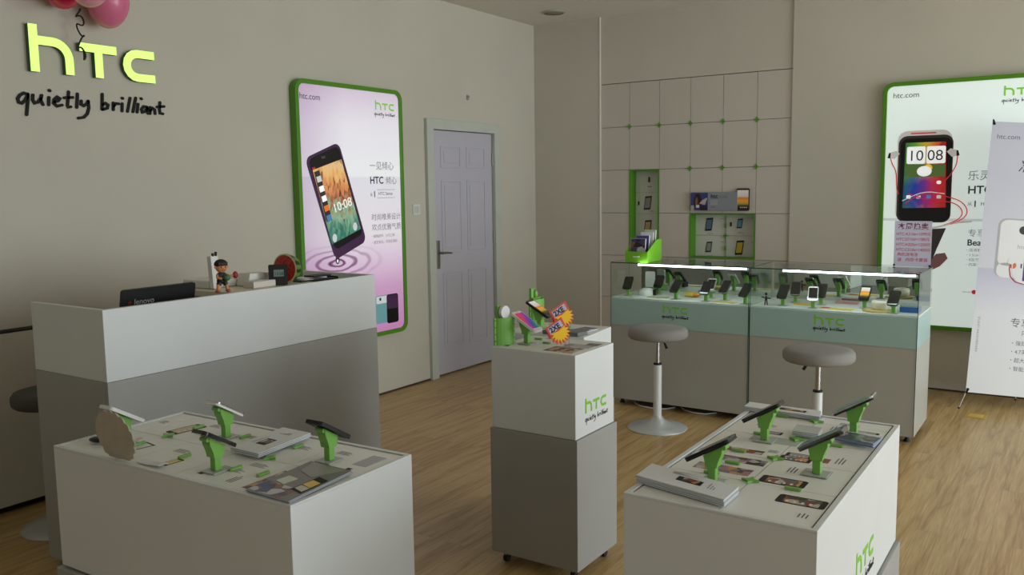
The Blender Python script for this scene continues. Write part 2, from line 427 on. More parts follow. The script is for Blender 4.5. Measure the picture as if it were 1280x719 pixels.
# ------------------------------------------------------------------ illuminated wall sign and balloons
sign_m = M('lit_letter_face', (170, 205, 100), .4, emit=1.1, ec=(200, 246, 118))
e = empty('illuminated_sign', (LX, 2.33, 2.155), R(90), 'large lit lime green block letter sign high on the left wall', 'sign')
m = MB(); logo(m, 0, 0, .685, -.032, -.006, M('letter_side', (60, 92, 60), .5)); m.build('letter_body', e)
m = MB(); logo(m, 0, 0, .685, -.036, -.0325, sign_m); m.build('letter_face', e)
e = empty('wall_lettering', (LX, 2.266, 1.993), R(90), 'black handwritten style two word lettering under the lit green sign', 'lettering')
full = TAG
for a_, b_ in ((0, 12), (12, 99)):
    TAG = full[a_:b_]; m = MB(); tagline(m, 0, 0, .815, -.009, -.001, M('sign_black', (10, 10, 11), .75)); m.build('word', e)
TAG = full
BAL = [('balloon', (-4.28, 2.70, 2.535), .105, (228, 120, 160), 'pink balloon, rightmost of the three by the ceiling above the sign', -.3),
       ('balloon', (-4.03, 2.455, 2.575), .108, (232, 160, 175), 'pale pink balloon, nearest and middle one of the three above the sign', .0),
       ('balloon', (-4.285, 2.475, 2.60), .108, (215, 40, 88), 'dark red pink balloon, leftmost of the three above the sign', .2)]
for nm, c, r, co, lb, tl in BAL:
    e = empty(nm, c, 0, lb, 'balloon', 'balloons above the lit sign')
    bm_ = M('balloon_%d' % co[1], co, .25); b = bm_.node_tree.nodes['Principled BSDF']; b.inputs['Subsurface Weight'].default_value = .2; b.inputs['Subsurface Scale'].default_value = .05
    pr = []
    for k in range(25):
        a = -PI/2+PI*k/24; z = math.sin(a)*r*(1.12 if a > 0 else 1.28); pr.append((max(1e-6, math.cos(a)*r*(1-.06*(a < 0)*math.sin(-a))), z))
    MB().lathe(pr, bm_, 40).build('skin', e, rot=(0, .2+tl*.3, tl))
kn = MB(); P = []
for k in range(90):
    u_ = k/89; tw = 2*PI*(3.2*u_**.75); r_ = .020*(1-.25*u_)*(1 if u_ > .06 else u_/.06); P.append((r_*.6*math.sin(tw)*.8, r_*math.cos(tw)-.004*u_, .075-.235*u_+.012*math.sin(tw*1.5)))
kn.tube(P, [.0042 if k < 78 else .0042+.004*math.sin((k-78)/11*PI) for k in range(90)], black_m, 8)
tag(kn.build('balloon_ribbon', loc=(-4.315, 2.565, 2.40)), 'thin curled black ribbon hanging from the balloons over the letters', 'ribbon')

# ------------------------------------------------------------------ light boxes
def lit(name, c, s=1.0): return M('lit_'+name, c, .35, emit=s*.52)
def bg_left():
    m, nt, b, N, L = node_mat('lit_poster_ground')
    tc = N('ShaderNodeTexCoord'); sp = N('ShaderNodeSeparateXYZ'); L(tc.outputs['Object'], sp.inputs[0])
    mr = N('ShaderNodeMapRange'); mr.inputs['From Max'].default_value = 1.82; L(sp.outputs['Z'], mr.inputs['Value'])
    r = ramp(nt, [(0, (196, 130, 184)), (.2, (206, 158, 200)), (.34, (226, 206, 228)), (.42, (232, 226, 234)), (.645, (226, 224, 236)), (.65, (238, 240, 244)), (.85, (232, 228, 240)), (1, (214, 196, 218))])
    L(mr.outputs[0], r.inputs['Fac'])
    # left side violet wash
    mr2 = N('ShaderNodeMapRange'); mr2.inputs['From Min'].default_value = .02; mr2.inputs['From Max'].default_value = .45; mr2.inputs['To Min'].default_value = .75; mr2.inputs['To Max'].default_value = 0; L(sp.outputs['X'], mr2.inputs['Value'])
    mx = N('ShaderNodeMix'); mx.data_type = 'RGBA'; mx.blend_type = 'MULTIPLY'; L(mr2.outputs[0], mx.inputs['Factor']); L(r.outputs['Color'], mx.inputs['A']); mx.inputs['B'].default_value = lin((214, 190, 216))
    # rings on the water
    mp = N('ShaderNodeVectorMath'); mp.operation = 'SUBTRACT'; mp.inputs[1].default_value = (.34, 0, .575); L(tc.outputs['Object'], mp.inputs[0])
    ms = N('ShaderNodeVectorMath'); ms.operation = 'MULTIPLY'; ms.inputs[1].default_value = (1, 0, 3.6); L(mp.outputs[0], ms.inputs[0])
    ln = N('ShaderNodeVectorMath'); ln.operation = 'LENGTH'; L(ms.outputs[0], ln.inputs[0])
    nz = N('ShaderNodeTexNoise'); nz.inputs['Scale'].default_value = 5; L(tc.outputs['Object'], nz.inputs['Vector'])
    am = N('ShaderNodeMath'); am.operation = 'MULTIPLY_ADD'; am.inputs[1].default_value = .16; L(nz.outputs['Fac'], am.inputs[0]); L(ln.outputs['Value'], am.inputs[2])
    sn = N('ShaderNodeMath'); sn.operation = 'MULTIPLY'; sn.inputs[1].default_value = 50; L(am.outputs[0], sn.inputs[0])
    si = N('ShaderNodeMath'); si.operation = 'SINE'; L(sn.outputs[0], si.inputs[0])
    fa = N('ShaderNodeMapRange'); fa.inputs['From Min'].default_value = .12; fa.inputs['From Max'].default_value = .5; fa.inputs['To Min'].default_value = 1.0; fa.inputs['To Max'].default_value = 0; L(ln.outputs['Value'], fa.inputs['Value'])
    mu = N('ShaderNodeMath'); mu.operation = 'MULTIPLY'; mu.use_clamp = True; L(si.outputs[0], mu.inputs[0]); L(fa.outputs[0], mu.inputs[1])
    mx2 = N('ShaderNodeMix'); mx2.data_type = 'RGBA'; L(mu.outputs[0], mx2.inputs['Factor']); L(mx.outputs['Result'], mx2.inputs['A']); mx2.inputs['B'].default_value = lin((110, 50, 104))
    L(mx2.outputs['Result'], b.inputs['Base Color']); L(mx2.outputs['Result'], b.inputs['Emission Color']); b.inputs['Emission Strength'].default_value = .44; b.inputs['Roughness'].default_value = .3
    return m
def screen_venice():
    m, nt, b, N, L = node_mat('lit_canal_picture')
    tc = N('ShaderNodeTexCoord'); sp = N('ShaderNodeSeparateXYZ'); L(tc.outputs['Object'], sp.inputs[0])
    r = ramp(nt, [(0, (40, 112, 100)), (.18, (76, 140, 118)), (.38, (150, 180, 150)), (.47, (160, 150, 110)), (.52, (150, 90, 70)), (.7, (214, 136, 84)), (.9, (236, 186, 116)), (1, (225, 190, 140))])
    mr = N('ShaderNodeMapRange'); mr.inputs['From Min'].default_value = .72; mr.inputs['From Max'].default_value = 1.29; L(sp.outputs['Z'], mr.inputs['Value'])
    v = N('ShaderNodeTexVoronoi'); v.inputs['Scale'].default_value = 30; mp = N('ShaderNodeMapping'); mp.inputs['Scale'].default_value = (1.6, 1, .7); mp.inputs['Rotation'].default_value = (0, R(14), 0); L(tc.outputs['Object'], mp.inputs[0]); L(mp.outputs[0], v.inputs['Vector'])
    wd = N('ShaderNodeSeparateColor'); L(v.outputs['Color'], wd.inputs[0])
    ad = N('ShaderNodeMath'); ad.operation = 'MULTIPLY_ADD'; ad.inputs[1].default_value = .22; L(wd.outputs[0], ad.inputs[0]); 
    sb = N('ShaderNodeMath'); sb.operation = 'SUBTRACT'; sb.inputs[1].default_value = .1; L(mr.outputs[0], sb.inputs[0]); L(sb.outputs[0], ad.inputs[2]); L(ad.outputs[0], r.inputs['Fac'])
    kk = ramp(nt, [(0, (90, 60, 50)), (.25, (255, 255, 255))]); L(wd.outputs[1], kk.inputs['Fac'])
    mx = N('ShaderNodeMix'); mx.data_type = 'RGBA'; mx.blend_type = 'MULTIPLY'; mx.inputs['Factor'].default_value = .8; L(r.outputs['Color'], mx.inputs['A']); L(kk.outputs['Color'], mx.inputs['B'])
    L(mx.outputs['Result'], b.inputs['Base Color']); L(mx.outputs['Result'], b.inputs['Emission Color']); b.inputs['Emission Strength'].default_value = .45
    return m
def screen_rainbow(name, x0, x1, z0, z1, emit=.5, axes=('X', 'Z')):
    m, nt, b, N, L = node_mat(name)
    tc = N('ShaderNodeTexCoord'); sp = N('ShaderNodeSeparateXYZ'); L(tc.outputs['Object'], sp.inputs[0])
    a = N('ShaderNodeMapRange'); a.inputs['From Min'].default_value = x0; a.inputs['From Max'].default_value = x1; L(sp.outputs[axes[0]], a.inputs['Value'])
    c = N('ShaderNodeMapRange'); c.inputs['From Min'].default_value = z0; c.inputs['From Max'].default_value = z1; L(sp.outputs[axes[1]], c.inputs['Value'])
    nz = N('ShaderNodeTexNoise'); nz.inputs['Scale'].default_value = 2.2/(abs(x1-x0)); L(tc.outputs['Object'], nz.inputs['Vector'])
    s1 = N('ShaderNodeMath'); s1.operation = 'MULTIPLY_ADD'; s1.inputs[1].default_value = .35; L(c.outputs[0], s1.inputs[0]); L(a.outputs[0], s1.inputs[2])
    s2 = N('ShaderNodeMath'); s2.operation = 'MULTIPLY_ADD'; s2.inputs[1].default_value = .3; L(nz.outputs['Fac'], s2.inputs[0]); L(s1.outputs[0], s2.inputs[2])
    s3 = N('ShaderNodeMath'); s3.operation = 'MULTIPLY'; s3.inputs[1].default_value = .62; L(s2.outputs[0], s3.inputs[0])
    r = ramp(nt, [(0, (30, 110, 60)), (.2, (50, 150, 60)), (.38, (36, 70, 160)), (.5, (120, 50, 160)), (.62, (200, 40, 110)), (.78, (214, 50, 40)), (.95, (240, 170, 40))]); L(s3.outputs[0], r.inputs['Fac'])
    L(r.outputs['Color'], b.inputs['Base Color']); L(r.outputs['Color'], b.inputs['Emission Color']); b.inputs['Emission Strength'].default_value = emit; b.inputs['Roughness'].default_value = .15
    return m
def screen_bloom():
    m, nt, b, N, L = node_mat('lit_bloom_picture')
    tc = N('ShaderNodeTexCoord'); sp = N('ShaderNodeSeparateXYZ'); L(tc.outputs['Object'], sp.inputs[0])
    nz = N('ShaderNodeTexNoise'); nz.inputs['Scale'].default_value = 9; nz.inputs['Distortion'].default_value = 1.5; L(tc.outputs['Object'], nz.inputs['Vector'])
    a = N('ShaderNodeMapRange'); a.inputs['From Min'].default_value = .15; a.inputs['From Max'].default_value = .46; L(sp.outputs['X'], a.inputs['Value'])
    w = N('ShaderNodeMath'); w.operation = 'MULTIPLY_ADD'; w.inputs[1].default_value = .3; L(nz.outputs['Fac'], w.inputs[0]); L(a.outputs[0], w.inputs[2])
    r = ramp(nt, [(.1, (30, 96, 50)), (.42, (96, 160, 60)), (.66, (206, 176, 60)), (.85, (222, 96, 40)), (1, (170, 36, 34))]); L(w.outputs[0], r.inputs['Fac'])
    d = N('ShaderNodeVectorMath'); d.operation = 'DISTANCE'; d.inputs[1].default_value = (.31, -.05, 1.0); L(tc.outputs['Object'], d.inputs[0])
    d2 = N('ShaderNodeMath'); d2.operation = 'MULTIPLY_ADD'; d2.inputs[1].default_value = .10; L(nz.outputs['Fac'], d2.inputs[0]); L(d.outputs['Value'], d2.inputs[2])
    f = N('ShaderNodeMapRange'); f.inputs['From Min'].default_value = .14; f.inputs['From Max'].default_value = .27; f.inputs['To Min'].default_value = 1; f.inputs['To Max'].default_value = 0; L(d2.outputs[0], f.inputs['Value'])
    r2 = ramp(nt, [(.15, (30, 70, 150)), (.45, (40, 60, 170)), (.6, (110, 50, 150)), (.8, (190, 40, 100)), (1, (200, 40, 50))]); L(w.outputs[0], r2.inputs['Fac'])
    x = N('ShaderNodeMix'); x.data_type = 'RGBA'; L(f.outputs[0], x.inputs['Factor']); L(r.outputs['Color'], x.inputs['A']); L(r2.outputs['Color'], x.inputs['B'])
    L(x.outputs['Result'], b.inputs['Base Color']); L(x.outputs['Result'], b.inputs['Emission Color']); b.inputs['Emission Strength'].default_value = .34
    return m
def screen_land(name, z0, z1, axis='Z', emit=.35):
    m, nt, b, N, L = node_mat(name)
    tc = N('ShaderNodeTexCoord'); sp = N('ShaderNodeSeparateXYZ'); L(tc.outputs['Object'], sp.inputs[0])
    c = N('ShaderNodeMapRange'); c.inputs['From Min'].default_value = z0; c.inputs['From Max'].default_value = z1; L(sp.outputs[axis], c.inputs['Value'])
    r = ramp(nt, [(0, (24, 24, 20)), (.18, (70, 66, 30)), (.3, (190, 150, 60)), (.45, (226, 160, 50)), (.58, (214, 120, 40)), (.66, (210, 200, 190)), (1, (226, 226, 222))]); L(c.outputs[0], r.inputs['Fac'])
    L(r.outputs['Color'], b.inputs['Base Color']); L(r.outputs['Color'], b.inputs['Emission Color']); b.inputs['Emission Strength'].default_value = emit; b.inputs['Roughness'].default_value = .15
    return m

lk = lit('ink', (50, 50, 56), .3); lgk = lit('grey_ink', (120, 118, 124), .6); lgreen = lit('green_ink', (120, 190, 60), 1.0); lblack = lit('black', (10, 10, 14), .05)
lwhite = lit('white', (240, 244, 244), 1.1); lblue = lit('blue', (70, 130, 190), .8); lorange = lit('orange', (240, 120, 40), .8); lred = lit('red', (200, 40, 50), .7)
lpurple = lit('purple', (72, 40, 80), .35); lteal = lit('teal', (110, 160, 168), .6); lsilver = lit('silver', (196, 192, 190), .7); ldark = lit('dark_grey', (60, 54, 56), .25)
lskin = lit('brown', (120, 84, 84), .5); lpale = lit('pale_grey', (206, 212, 214), .8)
frame_g = M('light_box_green', (86, 150, 22), .4)
W_, H_ = 1.06, 1.82
def lightbox(loc, rz, label, ground):
    e = empty('light_box', loc, rz, label, 'light box', 'light box posters on the walls')
    o_ = rrect(0, 0, W_, H_, .075, 8); i_ = rrect(.03, .03, W_-.03, H_-.03, .048, 8); n = len(o_)
    f = MB(); D0 = -.062
    vs = [(p[0], -.001, p[1]) for p in o_]+[(p[0], D0, p[1]) for p in o_]+[(p[0], D0, p[1]) for p in i_]+[(p[0], -.048, p[1]) for p in i_]
    fs = []
    for i in range(n):
        j = (i+1) % n
        for k in range(3): fs.append((k*n+i, k*n+j, (k+1)*n+j, (k+1)*n+i))
    f.add(vs, fs, frame_g); f.build('frame', e, .003)
    MB().prism(rrect(.012, .012, W_-.012, H_-.012, .05, 8), -.047, -.002, ground).build('lit_panel', e)
    return e
e = lightbox((LX, 4.02, .465), R(90), 'green framed light box poster with purple phone over water rings left of door', bg_left())
D = -.0475
a = MB()
def ql(pts, d, mat): a.prism(pts, d-.0004, d, mat)
def lerp(p, q, t): return (p[0]+(q[0]-p[0])*t, p[1]+(q[1]-p[1])*t)
PC = [(.072, 1.300), (.392, 1.418), (.640, .715), (.318, .600)]        # TL TR BR BL of the slanted phone
def quadpt(Q, u, v): return lerp(lerp(Q[3], Q[2], u), lerp(Q[0], Q[1], u), v)
def qpoly(Q, u0, v0, u1, v1, r=.0, ru=None):
    if not r: return [quadpt(Q, u0, v0), quadpt(Q, u1, v0), quadpt(Q, u1, v1), quadpt(Q, u0, v1)]
    ru = ru or r*1.9
    return [quadpt(Q, p[0], p[1]) for p in [(u0+(q[0]) * (u1-u0), v0+q[1]*(v1-v0)) for q in [(x/1.0, y/1.0) for x, y in [( (px_), (pz_)) for px_, pz_ in unit_rr(ru/(u1-u0), r/(v1-v0))]]]]
def unit_rr(rx, rz, n=5):
    p = []
    for cx, cz, a0 in ((1-rx, rz, -90), (1-rx, 1-rz, 0), (rx, 1-rz, 90), (rx, rz, 180)):
        for i in range(n+1):
            t = R(a0+90*i/n); p.append((cx+rx*math.cos(t), cz+rz*math.sin(t)))
    return p
ql(qpoly(PC, 0, 0, 1, 1, .075), D, lpurple)
ql(qpoly(PC, .075, .085, .955, .975, .06), D-.0006, lblack)
SC = [(.138, 1.222), (.410, 1.300), (.583, .806), (.290, .712)]
ql(SC, D-.0012, screen_venice())
ql(qpoly(SC, .02, .30, .20, .97), D-.0018, ldark)
for k, m_ in enumerate((lpale, lwhite, lwhite, lorange, lblue)):
    v = .86-.13*k; ql(qpoly(SC, .05, v-.035, .2, v+.04), D-.0024, m_)
ql(qpoly(SC, 0, 1.0, .09, 1.03), D-.0018, lred)
ang = math.atan2(SC[1][1]-SC[0][1], SC[1][0]-SC[0][0])
p = quadpt(SC, .30, .37); a.text('10:08', p[0], p[1], .088, D-.0024, lwhite, rot=ang)
p = quadpt(PC, .42, .925); a.text('htc', p[0], p[1], .03, D-.0024, lgk, rot=ang)
for u, v in ((.13, .06), (.84, .07)):
    p = quadpt(SC, u, v); ql([(p[0]+.022*math.cos(t*PI/8), p[1]+.03*math.sin(t*PI/8)) for t in range(16)], D-.0024, lpale)
# drop under the phone and the pair of phones at the foot
ql([(p_[0], p_[1]) for p_ in [(.34+.02*math.cos(t*PI/8), .60+.03*math.sin(t*PI/8)) for t in range(16)]], D-.0006, lpurple)
ql([(p_[0], p_[1]) for p_ in [(.34+.008*math.cos(t*PI/8), .592+.012*math.sin(t*PI/8)) for t in range(16)]], D-.0012, lwhite)
ql(rrect(.715, .09, .86, .30, .018), D, lteal); ql(rrect(.722, .24, .845, .294, .012), D-.0006, lpale); ql(rrect(.755, .262, .775, .284, .008), D-.0012, lblack)
ql(rrect(.835, .08, .965, .30, .02), D-.0012, lblack); ql(rrect(.842, .19, .958, .292, .014), D-.0018, lpurple)
a.build('artwork', e)
t = TS(e); d_ = D-.0005
t.text('htc.com', .045, 1.69, .058, d_, lk); m = MB(); logo(m, .775, 1.665, .205, D-.0006, D, lgreen); m.build('logo', e); m = MB(); tagline(m, .765, 1.625, .225, D-.0006, D, lk); m.build('tagline', e)
t.text('一见倾心', .695, 1.235, .066, d_, lgk); t.text('HTC', .695, 1.13, .072, d_, lk, bold=.02); t.text('倾心', .865, 1.13, .062, d_, lgk)
t.text('从', .69, 1.04, .03, d_, lk); t.text('1', .725, 1.032, .062, d_, lk, bold=.02); t.text('HTC Sense', .782, 1.045, .034, d_, lk)
for k in range(12):
    t.rect(.772+.0165*k, 1.082, .781+.0165*k, 1.087, d_, lgk); t.rect(.772+.0165*k, 1.022, .781+.0165*k, 1.027, d_, lgk)
t.text('时尚唯美设计', .70, .865, .054, d_, lgk); t.text('欢点优雅气质', .70, .79, .054, d_, lgk)
t.text('・精致超窄、小巧口袋', .69, .735, .026, d_, lgk); t.text('・星空背光、可自定通知', .69, .69, .026, d_, lgk)
t.done()

e = lightbox((-1.315, BY, .465), 0, 'green framed light box poster with black phone and red earphones on back wall', lit('poster_white', (222, 234, 230), .98))
a = MB(); D = -.0475
ql([(.03, .80), (1.03, .80), (1.03, .82), (.03, .82)], D, lpale)
ql(rrect(.112, .795, .478, 1.462, .07), D-.0002, lsilver); ql(rrect(.120, .79, .485, 1.425, .06), D-.0008, ldark); ql(rrect(.135, .80, .478, 1.405, .05), D-.0014, lblack)
ql(rrect(.2, 1.437, .37, 1.446, .004), D-.0014, lred)
ql([(.160, .895), (.452, .90), (.437, 1.375), (.168, 1.375)], D-.002, screen_bloom())
ql(rrect(.178, 1.22, .303, 1.345, .012), D-.0028, lwhite); ql(rrect(.312, 1.22, .437, 1.345, .012), D-.0028, lwhite)
a.text('10', .185, 1.243, .108, D-.0034, ldark); a.text('08', .315, 1.243, .108, D-.0034, ldark)
ql(rrect(.178, 1.125, .437, 1.215, .006), D-.0028, lit('weather', (90, 120, 60), .5)); ql([(.30+.05*math.cos(t_*PI/8), 1.165+.038*math.sin(t_*PI/8)) for t_ in range(16)], D-.0034, lwhite); ql([(.325+.028*math.cos(t_*PI/8), 1.19+.025*math.sin(t_*PI/8)) for t_ in range(16)], D-.0031, lit('sun', (250, 200, 60), .9))
for k, m_ in enumerate((lwhite, lpale, lblue, lpale)): ql(rrect(.185+.068*k, .965, .215+.068*k, .99, .006), D-.0028, m_)
ql(rrect(.385, 1.07, .415, 1.095, .01), D-.0028, lwhite)
# earbuds, cables, the hand behind
for x0, z0, s_ in ((.045, 1.285, 1), (.528, 1.29, -1)):
    ql([(x0, z0-.018), (x0+.05*s_, z0-.026), (x0+.085*s_, z0+.012), (x0+.06*s_, z0+.035), (x0+.01*s_, z0+.02)], D-.003, lsilver); ql([(x0, z0-.018), (x0+.02*s_, z0-.02), (x0+.022*s_, z0+.02), (x0+.01*s_, z0+.02)], D-.0036, lblack)
def chaikin(p, n=2):
    for _ in range(n):
        q = [p[0]]
        for a_, b_ in zip(p, p[1:]): q += [lerp(a_, b_, .25), lerp(a_, b_, .75)]
        p = q+[p[-1]]
    return p
def cab(pts, w_=.007, m_=lred):
    pts = chaikin(pts); a.stroke(pts, w_, D-.0042, D-.0036, m_, True)
cab([(.068, 1.262), (.08, 1.22), (.11, 1.17), (.115, 1.05), (.13, 1.0)]); cab([(.515, 1.268), (.51, 1.2), (.47, 1.13), (.43, 1.08), (.40, 1.0)])
cab([(.18, .93), (.26, .99), (.36, 1.01), (.45, .98), (.55, .95), (.60, .88), (.575, .82), (.49, .78)]); cab([(.2, 1.0), (.30, .96), (.42, .95), (.52, .93), (.57, .87), (.54, .81), (.45, .775)])
cab([(.16, .95), (.3, 1.02), (.44, 1.0)], .006, lpale); cab([(.62, .80), (.5, .79), (.42, .76), (.34, .745)], .016, lsilver)
ql([(.335, .74), (.46, .75), (.42, .64), (.405, .60), (.36, .46), (.30, .56)], D-.001, ldark)
ql([(.36, .43), (.43, .47), (.48, .53), (.46, .57), (.40, .56), (.36, .50)], D-.0014, lskin)
a.build('artwork', e)
t = TS(e); d_ = D-.0005
t.text('htc.com', .068, 1.705, .055, d_, lk); m = MB(); logo(m, .785, 1.675, .205, D-.0006, D, lgreen); m.build('logo', e); m = MB(); tagline(m, .775, 1.632, .225, D-.0006, D, lk); m.build('tagline', e)
t.text('乐灵感', .585, 1.10, .075, d_, lgk); t.text('HTC 灵感', .588, 1.0, .078, d_, lk, bold=.02)
t.text('从', .59, .915, .032, d_, lk); t.text('1', .625, .905, .062, d_, lk, bold=.02); t.text('HTC Sense', .675, .915, .034, d_, lk)
t.text('专享', .60, .695, .06, d_, lgk); t.text('Beats 音效', .60, .628, .062, d_, lk, bold=.02)
for k in range(4): t.text(('・超清影音播放', '・1.5GHz 双核', '・8百万像素', '・四英寸大屏')[k], .59, .585-.035*k, .026, d_, lgk)
t.text('htc.com', .585, .285, .018, d_, lk); ql2 = [(.66+.016*math.cos(q*PI/8), .291+.016*math.sin(q*PI/8)) for q in range(16)]; t.prism(ql2, D-.0006, D, lred)
t.done()

# ------------------------------------------------------------------ wall niches
def mini_phone(mb, x, z, h_, d, screen, sk=.25):
    w2 = h_*.5; k = sk*h_*.5
    q = [(x-w2/2-k*.5, z-h_/2), (x+w2/2-k*.5, z-h_/2+.004), (x+w2/2+k*.5, z+h_/2), (x-w2/2+k*.5, z+h_/2-.004)]
    mb.prism(q, d-.004, d, black)
    c = ((q[0][0]+q[2][0])/2, (q[0][1]+q[2][1])/2); q2 = [(c[0]+(p_[0]-c[0])*.78, c[1]+(p_[1]-c[1])*.74) for p_ in q]; mb.prism(q2, d-.0046, d-.004, screen)
def thin_lines(mb, x, z, n, w, d, mat=None, gap=.009, axis='y', h=.0025):
    for k in range(n): mb.rect(x, z-gap*k, x+w*(1 if k % 3 else .8), z-gap*k+h, d, mat or ink_l, axis)
scr_a = M('small_screen_blue', (90, 120, 150), .3); scr_b = M('small_screen_warm', (200, 170, 110), .3); scr_c = M('small_screen_grey', (150, 150, 150), .3); scr_d = M('small_screen_yellow', (220, 190, 60), .3)
niche_back = M('niche_back_board', (222, 222, 214), .5)
def niche(x0, z0, x1, z1, label):
    e = empty('wall_niche', (x0, RB, z0), 0, label, 'wall niche', 'green lined niches in the back wall'); W, H = x1-x0, z1-z0; t = .011; Dp = .12
    f = MB(); f.box(0, -.006, 0, t, Dp, H, green_d); f.box(W-t, -.006, 0, W, Dp, H, green_d); f.box(t, -.006, 0, W-t, Dp, t, green_d); f.box(t, -.006, H-t, W-t, Dp, H, green_d); f.build('frame', e, .001)
    MB().box(t+.0005, Dp-.012, t+.0005, W-t-.0005, Dp, H-t-.0005, niche_back).build('back_panel', e)
    return e, W, H, t, Dp-.0125
e, W, H, t, yb = niche(XR[1]+.001, .929, XR[2]-.001, 1.694, 'tall narrow green lined niche in the back wall, left one')
for k, z in enumerate((.565, .375, .185)):
    MB().box(t+.001, yb-.02, z-.0015, W-t-.001, yb-.0005, z+.0015, clear_pl).build('ledge', e)
m = MB(); m.box(.135, yb-.008, .655, .15, yb, .70, black); m.rect(.125, .61, .165, .62, yb-.0006, ink_l); m.build('price_card', e)
MB().box(.035, yb-.006, .45, .047, yb-.0005, .485, black).build('price_card', e)
m = MB(); mini_phone(m, .13, .47, .125, yb-.001, scr_c); thin_lines(m, .15, .40, 2, .05, yb-.0006); m.build('phone_card', e)
m = MB(); mini_phone(m, .13, .255, .125, yb-.001, scr_b); thin_lines(m, .20, .22, 2, .04, yb-.0006); m.build('phone_card', e)
e, W, H, t, yb = niche(XR[3]+.001, .929, XR[5]-.001, 1.311, 'wide green lined niche with four small phones in the back wall')
MB().box(t+.001, yb-.012, H/2-.002, W-t-.001, yb-.0005, H/2+.002, clear_pl).build('ledge', e)
m = MB(); m.prism([(W/2+.022*math.cos(k*PI/4)*(1 if k % 2 == 0 else .5), H/2+.022*math.sin(k*PI/4)*(1 if k % 2 == 0 else .5)) for k in range(8)], yb-.02, yb-.0125, green_d); m.build('clip', e)
MB().box(W/2-.0015, yb-.01, t+.001, W/2+.0015, yb-.0005, H/2-.0025, ink_l).box(W/2-.0015, yb-.01, H/2+.0025, W/2+.0015, yb-.0005, H-t-.001, ink_l).build('divider', e)
for x, z, s_, hh in ((.135, .285, scr_a, .115), (.405, .295, M('small_screen_sky', (110, 160, 190), .3), .085), (.135, .09, scr_c, .095), (.405, .09, scr_d, .125)):
    m = MB(); mini_phone(m, x, z, hh, yb-.001, s_); thin_lines(m, x-.02, z-.075, 2, .06, yb-.0006); m.rect(x+.10, z+.045, x+.135, z+.049, yb-.0006, ink_l); m.build('phone_card', e)
for z in (.275, .085):
    m = MB(); m.box(W/2-.007, yb-.02, z-.02, W/2+.007, yb-.0125, z+.02, green_d).build('clip', e, .001)
m = MB(); m.box(W/2+.035, yb-.008, .27, W/2+.05, yb, .305, black).build('price_card', e)

# sign board over the right niche
def photo_mat(name, cols, scale):
    m, nt, b, N, L = node_mat(name)
    tc = N('ShaderNodeTexCoord'); n = N('ShaderNodeTexVoronoi'); n.inputs['Scale'].default_value = scale; L(tc.outputs['Object'], n.inputs['Vector'])
    sp = N('ShaderNodeSeparateColor'); L(n.outputs['Color'], sp.inputs[0]); k = len(cols)
    r = ramp(nt, [(i/k, c) for i, c in enumerate(cols)], 'CONSTANT'); L(sp.outputs[0], r.inputs['Fac']); L(r.outputs['Color'], b.inputs['Base Color']); b.inputs['Roughness'].default_value = .3
    return m
ph1 = photo_mat('photo_crowd', [(30, 26, 30), (70, 60, 110), (190, 190, 196), (130, 80, 60), (60, 40, 60), (40, 60, 120)], 34)
ph2 = photo_mat('photo_mixed', [(150, 148, 150), (188, 184, 182), (120, 112, 128), (206, 150, 80), (60, 40, 40), (170, 120, 130)], 46)
ph3 = photo_mat('photo_street', [(90, 100, 110), (120, 128, 134), (76, 84, 96), (150, 148, 140), (66, 70, 76)], 60)
e = empty('sign_board', (-2.838, RB, 1.335), 0, 'small printed sign board standing above the wide wall niche', 'sign')
m = MB(); m.box(0, -.03, 0, .41, -.002, .155, M('sign_grey', (146, 150, 160), .4)); m.build('board', e, .002)
m = MB(); y = -.0306; m.rect(.003, .003, .155, .152, y, M('photo_sky', (50, 66, 130), .4)); m.prism([(.03, .02), (.10, .02), (.10, .10), (.08, .145), (.045, .14), (.03, .09)], y-.0006, y-.0001, M('photo_hair', (34, 22, 24), .5))
m.prism([(.045, .05), (.065, .045), (.068, .09), (.055, .12), (.045, .09)], y-.0012, y-.0007, M('photo_face', (150, 84, 64), .5)); m.prism([(.08, .06), (.13, .05), (.15, .10), (.145, .11), (.10, .085)], y-.0012, y-.0007, M('photo_arm', (196, 182, 176), .5))
m.rect(.05, .025, .08, .05, y-.0012, paper); m.rect(.005, .003, .033, .045, y-.0012, M('photo_pale', (176, 184, 160), .5)); m.rect(.085, .003, .153, .045, y-.0004, M('photo_shirt', (44, 26, 52), .5))
m.build('picture', e)
m = MB(); m.text('htc', .18, .105, .05, y-.0004, ink_k, bold=.02); m.text('one', .25, .105, .05, y-.0004, M('sign_green_grey', (110, 140, 116), .5)); m.rect(.18, .05, .24, .09, y, M('sign_box', (170, 172, 178), .5)); thin_lines(m, .185, .08, 3, .05, y-.0006, M('sign_lines', (140, 142, 150), .5)); m.rect(.18, .03, .22, .034, y, ink); m.build('lettering', e)
e = empty('display_phone', (-2.383, RB-.012, 1.335), 0, 'large dummy phone with orange landscape screen beside the small sign board', 'phone')
MB().prism(rrect(-.053, 0, .053, .185, .012), -.012, .0, M('phone_dark_red', (60, 22, 26), .3)).build('body', e, .002)
m = MB(); m.prism(rrect(-.047, .016, .047, .17, .003), -.0135, -.0125, screen_land('land_screen_big', .016, .17, 'Z', .12)); m.build('screen', e)
m = MB(); 
for k in range(4): m.rect(-.022+.016*k, .024, -.014+.016*k, .032, -.0141, paper)
m.build('icons', e)

